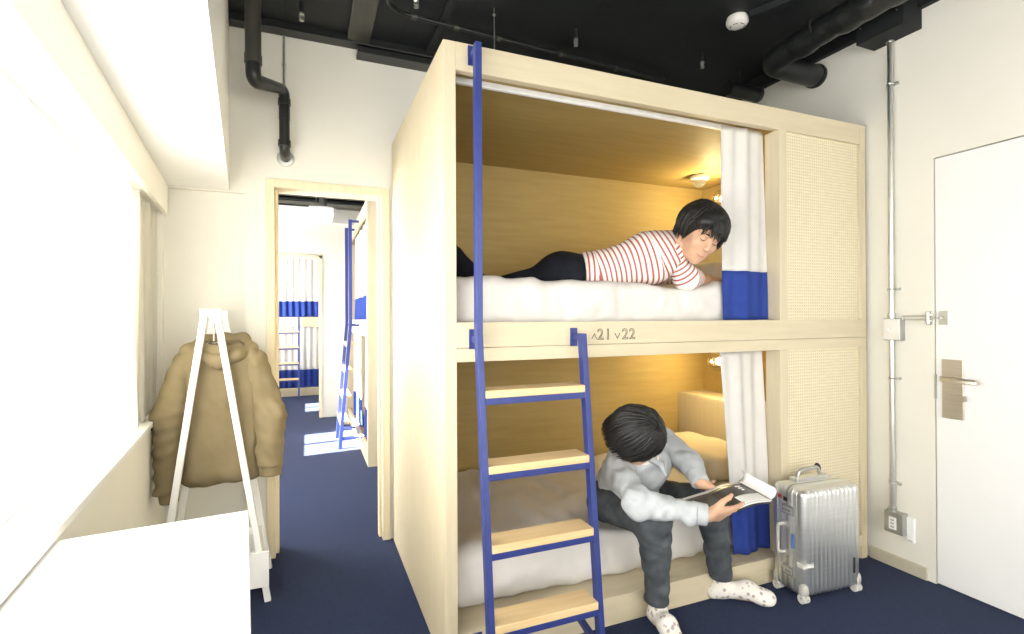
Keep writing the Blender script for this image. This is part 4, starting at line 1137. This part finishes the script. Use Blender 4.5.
f = union([cone(ws + (pv - ws) * .5, pv, .094, .112), ell(pv + V3(-.01, 0, .012), (.13, .15, .088)), cone(hipN, kneeN, .082, .060), cone(kneeN, ankN + (kneeN - ankN) * .08, .058, .048), cone(hipF, kneeF, .082, .060), cone(kneeF, ankF + (kneeF - ankF) * .08, .058, .048)], .045)
f = wrinkle(f, .004, 24, 31); f = cut(f, ws + (pv - ws) * .40, ws - pv, .004); f = cut(f, ankN, ankN - kneeN, .004)
blob('trousers', f, (.50, 1.94, 1.34), (1.36, 2.84, 1.86), .0075, M['navytrouser'], p1)
for a, t_ in ((ankN, toeN), (ankF, toeF)):
    f = union([cone(a + V3(.02, -.02, -.05), a, .036, .036), cone(a, t_, .037, .030)], .03)
    blob('sock', f, np.minimum(a, t_) - .11, np.maximum(a, t_) + .07, .006, M['navytrouser'], p1)

# ---------------------------------------------------------------- the person sitting on the lower bunk
p2 = empty('person', (1.42, 1.95, 0), 'person in grey shirt and charcoal jeans sitting on the lower bunk, reading a magazine', 'person')
hc = V3(1.212, 1.700, .822); HB = basis((.84, .06, -.54), (-.10, -.75, .65)); hs = 1.03
nk = V3(1.322, 1.797, .728); ch = V3(1.370, 1.900, .640); ws = V3(1.42, 2.05, .500); pv = V3(1.44, 2.13, .430)
sR, sL = V3(1.215, 1.830, .655), V3(1.530, 1.915, .715)
eR, wR = V3(1.150, 1.590, .606), V3(1.345, 1.446, .580)
eL, wL = V3(1.570, 1.790, .660), V3(1.540, 1.690, .600)
hipR, knR, anR = V3(1.325, 2.070, .415), V3(1.283, 1.665, .492), V3(1.365, 1.752, .085)
hipL, knL, anL = V3(1.540, 2.100, .415), V3(1.640, 1.735, .490), V3(1.765, 1.808, .085)
toR, toL = V3(1.325, 1.590, .028), V3(1.925, 1.690, .028)
fR = V3(.97, .08, -.12); nR = V3(.05, -.80, -.60); sRt = np.cross(unit(nR), unit(fR))
fL = V3(.85, -.20, -.50); nL = V3(-.5, -.15, -.8); sLt = -np.cross(unit(nL), unit(fL))
body = head_prims(hc, HB, hs) + [(cone(hc + HB @ V3(0, -.025, -.05), nk, .050, .056), .03), (cone(nk, ch, .058, .10), .04), (cone(ch, ws, .10, .09), .06), (cone(ws, pv, .09, .105), .06),
    (cone(ch, sR, .065, .042), .04), (cone(ch, sL, .065, .042), .04), (cone(sR, eR, .041, .035), .02), (cone(eR, wR, .036, .026), .02), (cone(sL, eL, .041, .035), .02), (cone(eL, wL, .036, .026), .02),
    (cone(pv, hipR, .08, .075), .05), (cone(pv, hipL, .08, .075), .05), (cone(hipR, knR, .066, .046), .03), (cone(knR, anR, .045, .032), .03), (cone(hipL, knL, .066, .046), .03), (cone(knL, anL, .045, .032), .03),
    (cone(anR + V3(.01, .02, -.045), toR, .028, .022), .02), (cone(anL + V3(-.012, .01, -.045), toL, .028, .022), .02)]
body += hand_prims(wR + fR * .012, fR, nR, sRt, (6, 9, 13, 18), (.30, .45), 1.0) + hand_prims(wL + unit(fL) * .010, fL, nL, sLt, (14, 14, 15, 16), (.5, .8), 1.0)
blob('body', union(body, .02), (1.00, 1.36, .0), (2.02, 2.32, 1.04), .0042, M['skin'], p2, it=1)
facial(hc, HB, hs, p2)
hair_mesh('hair', hc, HB, hs, p2, 8, .018, -.082, -.066, 1.06)
f = union([cone(nk + V3(0, .012, -.02), ch, .078, .122), cone(ch, ws, .122, .118), cone(ws, pv + V3(0, 0, .01), .118, .135), cone(ch, sR, .10, .066), cone(ch, sL, .10, .066)], .06)
f = wrinkle(f, .007, 26, 41); f = wrinkle(f, .005, 62, 42)
f = cut(f, pv + V3(0, 0, -.045), (0, .25, -1), .01); f = cut(f, nk + V3(-.012, -.012, .012), hc - nk, .008)
f = minus(f, cone(nk + V3(.055, -.055, .0), ch + V3(.05, -.115, .01), .026, .008), .01)
blob('shirt', f, (1.02, 1.64, .24), (1.76, 2.38, .88), .0065, M['chambray'], p2)
cl = [nk + V3(.048, -.062, -.045), nk + V3(-.030, -.066, -.002), nk + V3(-.072, .008, .016), nk + V3(-.030, .070, .028), nk + V3(.045, .055, .010), nk + V3(.075, -.012, -.030)]
f = union([cone(cl[i], cl[i + 1], .013, .013) for i in range(5)] + [cone(cl[0], cl[0] + V3(.004, -.028, -.035), .011, .008), cone(cl[5], cl[5] + V3(.002, -.030, -.040), .011, .008)], .012)
blob('collar', f, nk - .15, nk + .15, .005, M['chambray'], p2)
f = union([cone(nk + V3(.0, -.01, -.012), ch + V3(.02, -.072, .03), .056, .045)], .02)
blob('undershirt', f, nk - .18, nk + .14, .006, M['tee'], p2, label='white tee shirt showing at the open collar')
for a, e_, w_, sd_ in ((sR, eR, wR, 43), (sL, eL, wL, 47)):
    f = union([cone(a, e_, .066, .050), cone(e_, w_, .050, .038)], .03); f = wrinkle(f, .006, 34, sd_); f = wrinkle(f, .0048, 80, sd_ + 1); d_ = unit(w_ - e_); f = cut(f, w_ - d_ * .035, d_, .004)
    blob('sleeve', f, np.minimum(np.minimum(a, e_), w_) - .10, np.maximum(np.maximum(a, e_), w_) + .10, .0055, M['chambray'], p2)
    f = cone(w_ - d_ * .055, w_ + d_ * .004, .0415, .0385); f = cut(f, w_ + d_ * .004, d_, .004); f = cut(f, w_ - d_ * .055, -d_, .004)
    blob('cuff', f, w_ - .13, w_ + .13, .005, M['chambray'], p2)
f = union([ell(pv + V3(0, 0, -.005), (.165, .135, .10)), cone(hipR, knR, .090, .066), cone(knR, anR, .064, .049), cone(hipL, knL, .090, .066), cone(knL, anL, .064, .049)], .045)
f = wrinkle(f, .004, 26, 51); f = wrinkle(f, .0035, 70, 52, (.5, .5, 1.5))
f = cut(f, (0, 0, .105), (0, 0, -1), .004)
blob('jeans', f, (1.12, 1.52, .06), (1.86, 2.36, .62), .0065, M['jeans'], p2)
for a, t_ in ((anR, toR), (anL, toL)):
    d_ = unit((t_ - a) * V3(1, 1, 0)); hl = a - d_ * .035; hl[2] = .034
    f = union([cone(a + V3(0, 0, .06), a + V3(0, 0, -.02), .038, .038), cone(hl, a * .45 + t_ * .55 + V3(0, 0, .004), .034, .036), cone(a * .45 + t_ * .55 + V3(0, 0, .004), t_ + V3(0, 0, .004), .036, .029), ell(t_ - d_ * .02 + V3(0, 0, .0), (.042, .042, .027))], .03)
    f = cut(f, (0, 0, .003), (0, 0, -1), .006)
    blob('sock', f, np.minimum(np.minimum(a, t_), hl) - .10, np.maximum(a, t_) + .10, .005, M['sock'], p2)

# ---------------------------------------------------------------- the magazine
mg = empty('magazine', (1.52, 1.52, .56), 'open magazine with black pictures held over the knees of the seated person', 'magazine')
A_, B_, C_, D_2 = Vector((1.332, 1.600, .584)), Vector((1.755, 1.690, .578)), Vector((1.785, 1.545, .542)), Vector((1.345, 1.475, .556))
def page(u, v, lift=0.):
    p = (A_ * (1 - u) + B_ * u) * (1 - v) + (D_2 * (1 - u) + C_ * u) * v
    arch = .012 * math.sin(math.pi * min(1, max(0, (u - .45) / .5))) ** 1.0 if u > .45 else 0
    return p + Vector((0, -.3, .95)) * (arch + lift)
def pagepanel(u0, u1, v0, v1, lift, mat, name, parent, th=.001, nu=24, **k):
    return sheet_mesh(lambda a, b_: page(u0 + (u1 - u0) * a, v0 + (v1 - v0) * b_, lift), nu, 8).build(name, mat, parent, smooth=True, solid=th, **k)
pagepanel(0, 1, 0, 1, -.004, M['paper'], 'page_block', mg, .007)
pagepanel(.06, .985, .10, .985, .0006, M['page'], 'photo_page', mg, .0004, label='black photograph printed across the spread')
pagepanel(.60, .97, .62, .975, .0012, M['paper'], 'text_block', mg, .0004, label='white caption block on the page')
pagepanel(0.02, .97, 0.02, 1.05, -.010, M['ink'], 'cover', mg, .0012, label='black cover underneath')
sheet_mesh(lambda a, b_: page(.985, b_, 0) + Vector((.045 * math.sin(a * 2.2), .02 * a, .030 * (1 - math.cos(a * 2.2)) * .8 + .004)), 14, 8).build('curled_page', M['paper'], mg, smooth=True, solid=.0008)
sc_ = MB()
for k in range(3):
    for j in range(4 - k):
        u = .80 + .022 * j + .01 * k; v_ = .22 + .09 * k
        sc_.tube([page(u, v_, .0016), page(u + .006, v_ + .03, .0022), page(u + .012, v_ - .01, .0016), page(u + .018, v_ + .02, .0016)], .0013, 6)
sc_.build('script_title', M['paper'], mg, label='white handwritten title on the black page')
# ================================================================== LIGHT AND CAMERA
wd = bpy.data.worlds.new('daylight'); S.world = wd; wd.use_nodes = True
wn = wd.node_tree; bg = wn.nodes['Background']
sky = wn.nodes.new('ShaderNodeTexSky'); sky.sky_type = 'NISHITA'; sky.sun_elevation = R(42); sky.sun_rotation = R(-80); sky.sun_disc = False
wn.links.new(sky.outputs[0], bg.inputs['Color']); bg.inputs['Strength'].default_value = .35
sl_ = bpy.data.lights.new('sun', 'SUN'); sl_.energy = 110; sl_.angle = R(.6); sl_.color = (1, .95, .86)
so_ = bpy.data.objects.new('sun', sl_); COL.objects.link(so_)
so_.rotation_euler = Vector((.79, .10, -.62)).to_track_quat('-Z', 'Y').to_euler()
cam = bpy.data.cameras.new('camera'); cam.sensor_width = 36; cam.lens = 36 * 506.45 / 1024; cam.clip_start = .02
co = bpy.data.objects.new('camera', cam); COL.objects.link(co); S.camera = co
ya, pi_, ro = R(22.03), R(.125), R(-.269)
Fv = Vector((math.sin(ya) * math.cos(pi_), math.cos(ya) * math.cos(pi_), math.sin(pi_))); rv_ = Vector((math.cos(ya), -math.sin(ya), 0)); uv_ = rv_.cross(Fv)
r2 = rv_ * math.cos(ro) + uv_ * math.sin(ro); u2 = uv_ * math.cos(ro) - rv_ * math.sin(ro)
co.matrix_world = Matrix(((r2.x, u2.x, -Fv.x, 0), (r2.y, u2.y, -Fv.y, 0), (r2.z, u2.z, -Fv.z, 1.30), (0, 0, 0, 1)))
S.view_settings.view_transform = 'Standard'; S.view_settings.look = 'None'; S.view_settings.gamma = 1; S.view_settings.use_curve_mapping = False
S.view_settings.exposure = .36
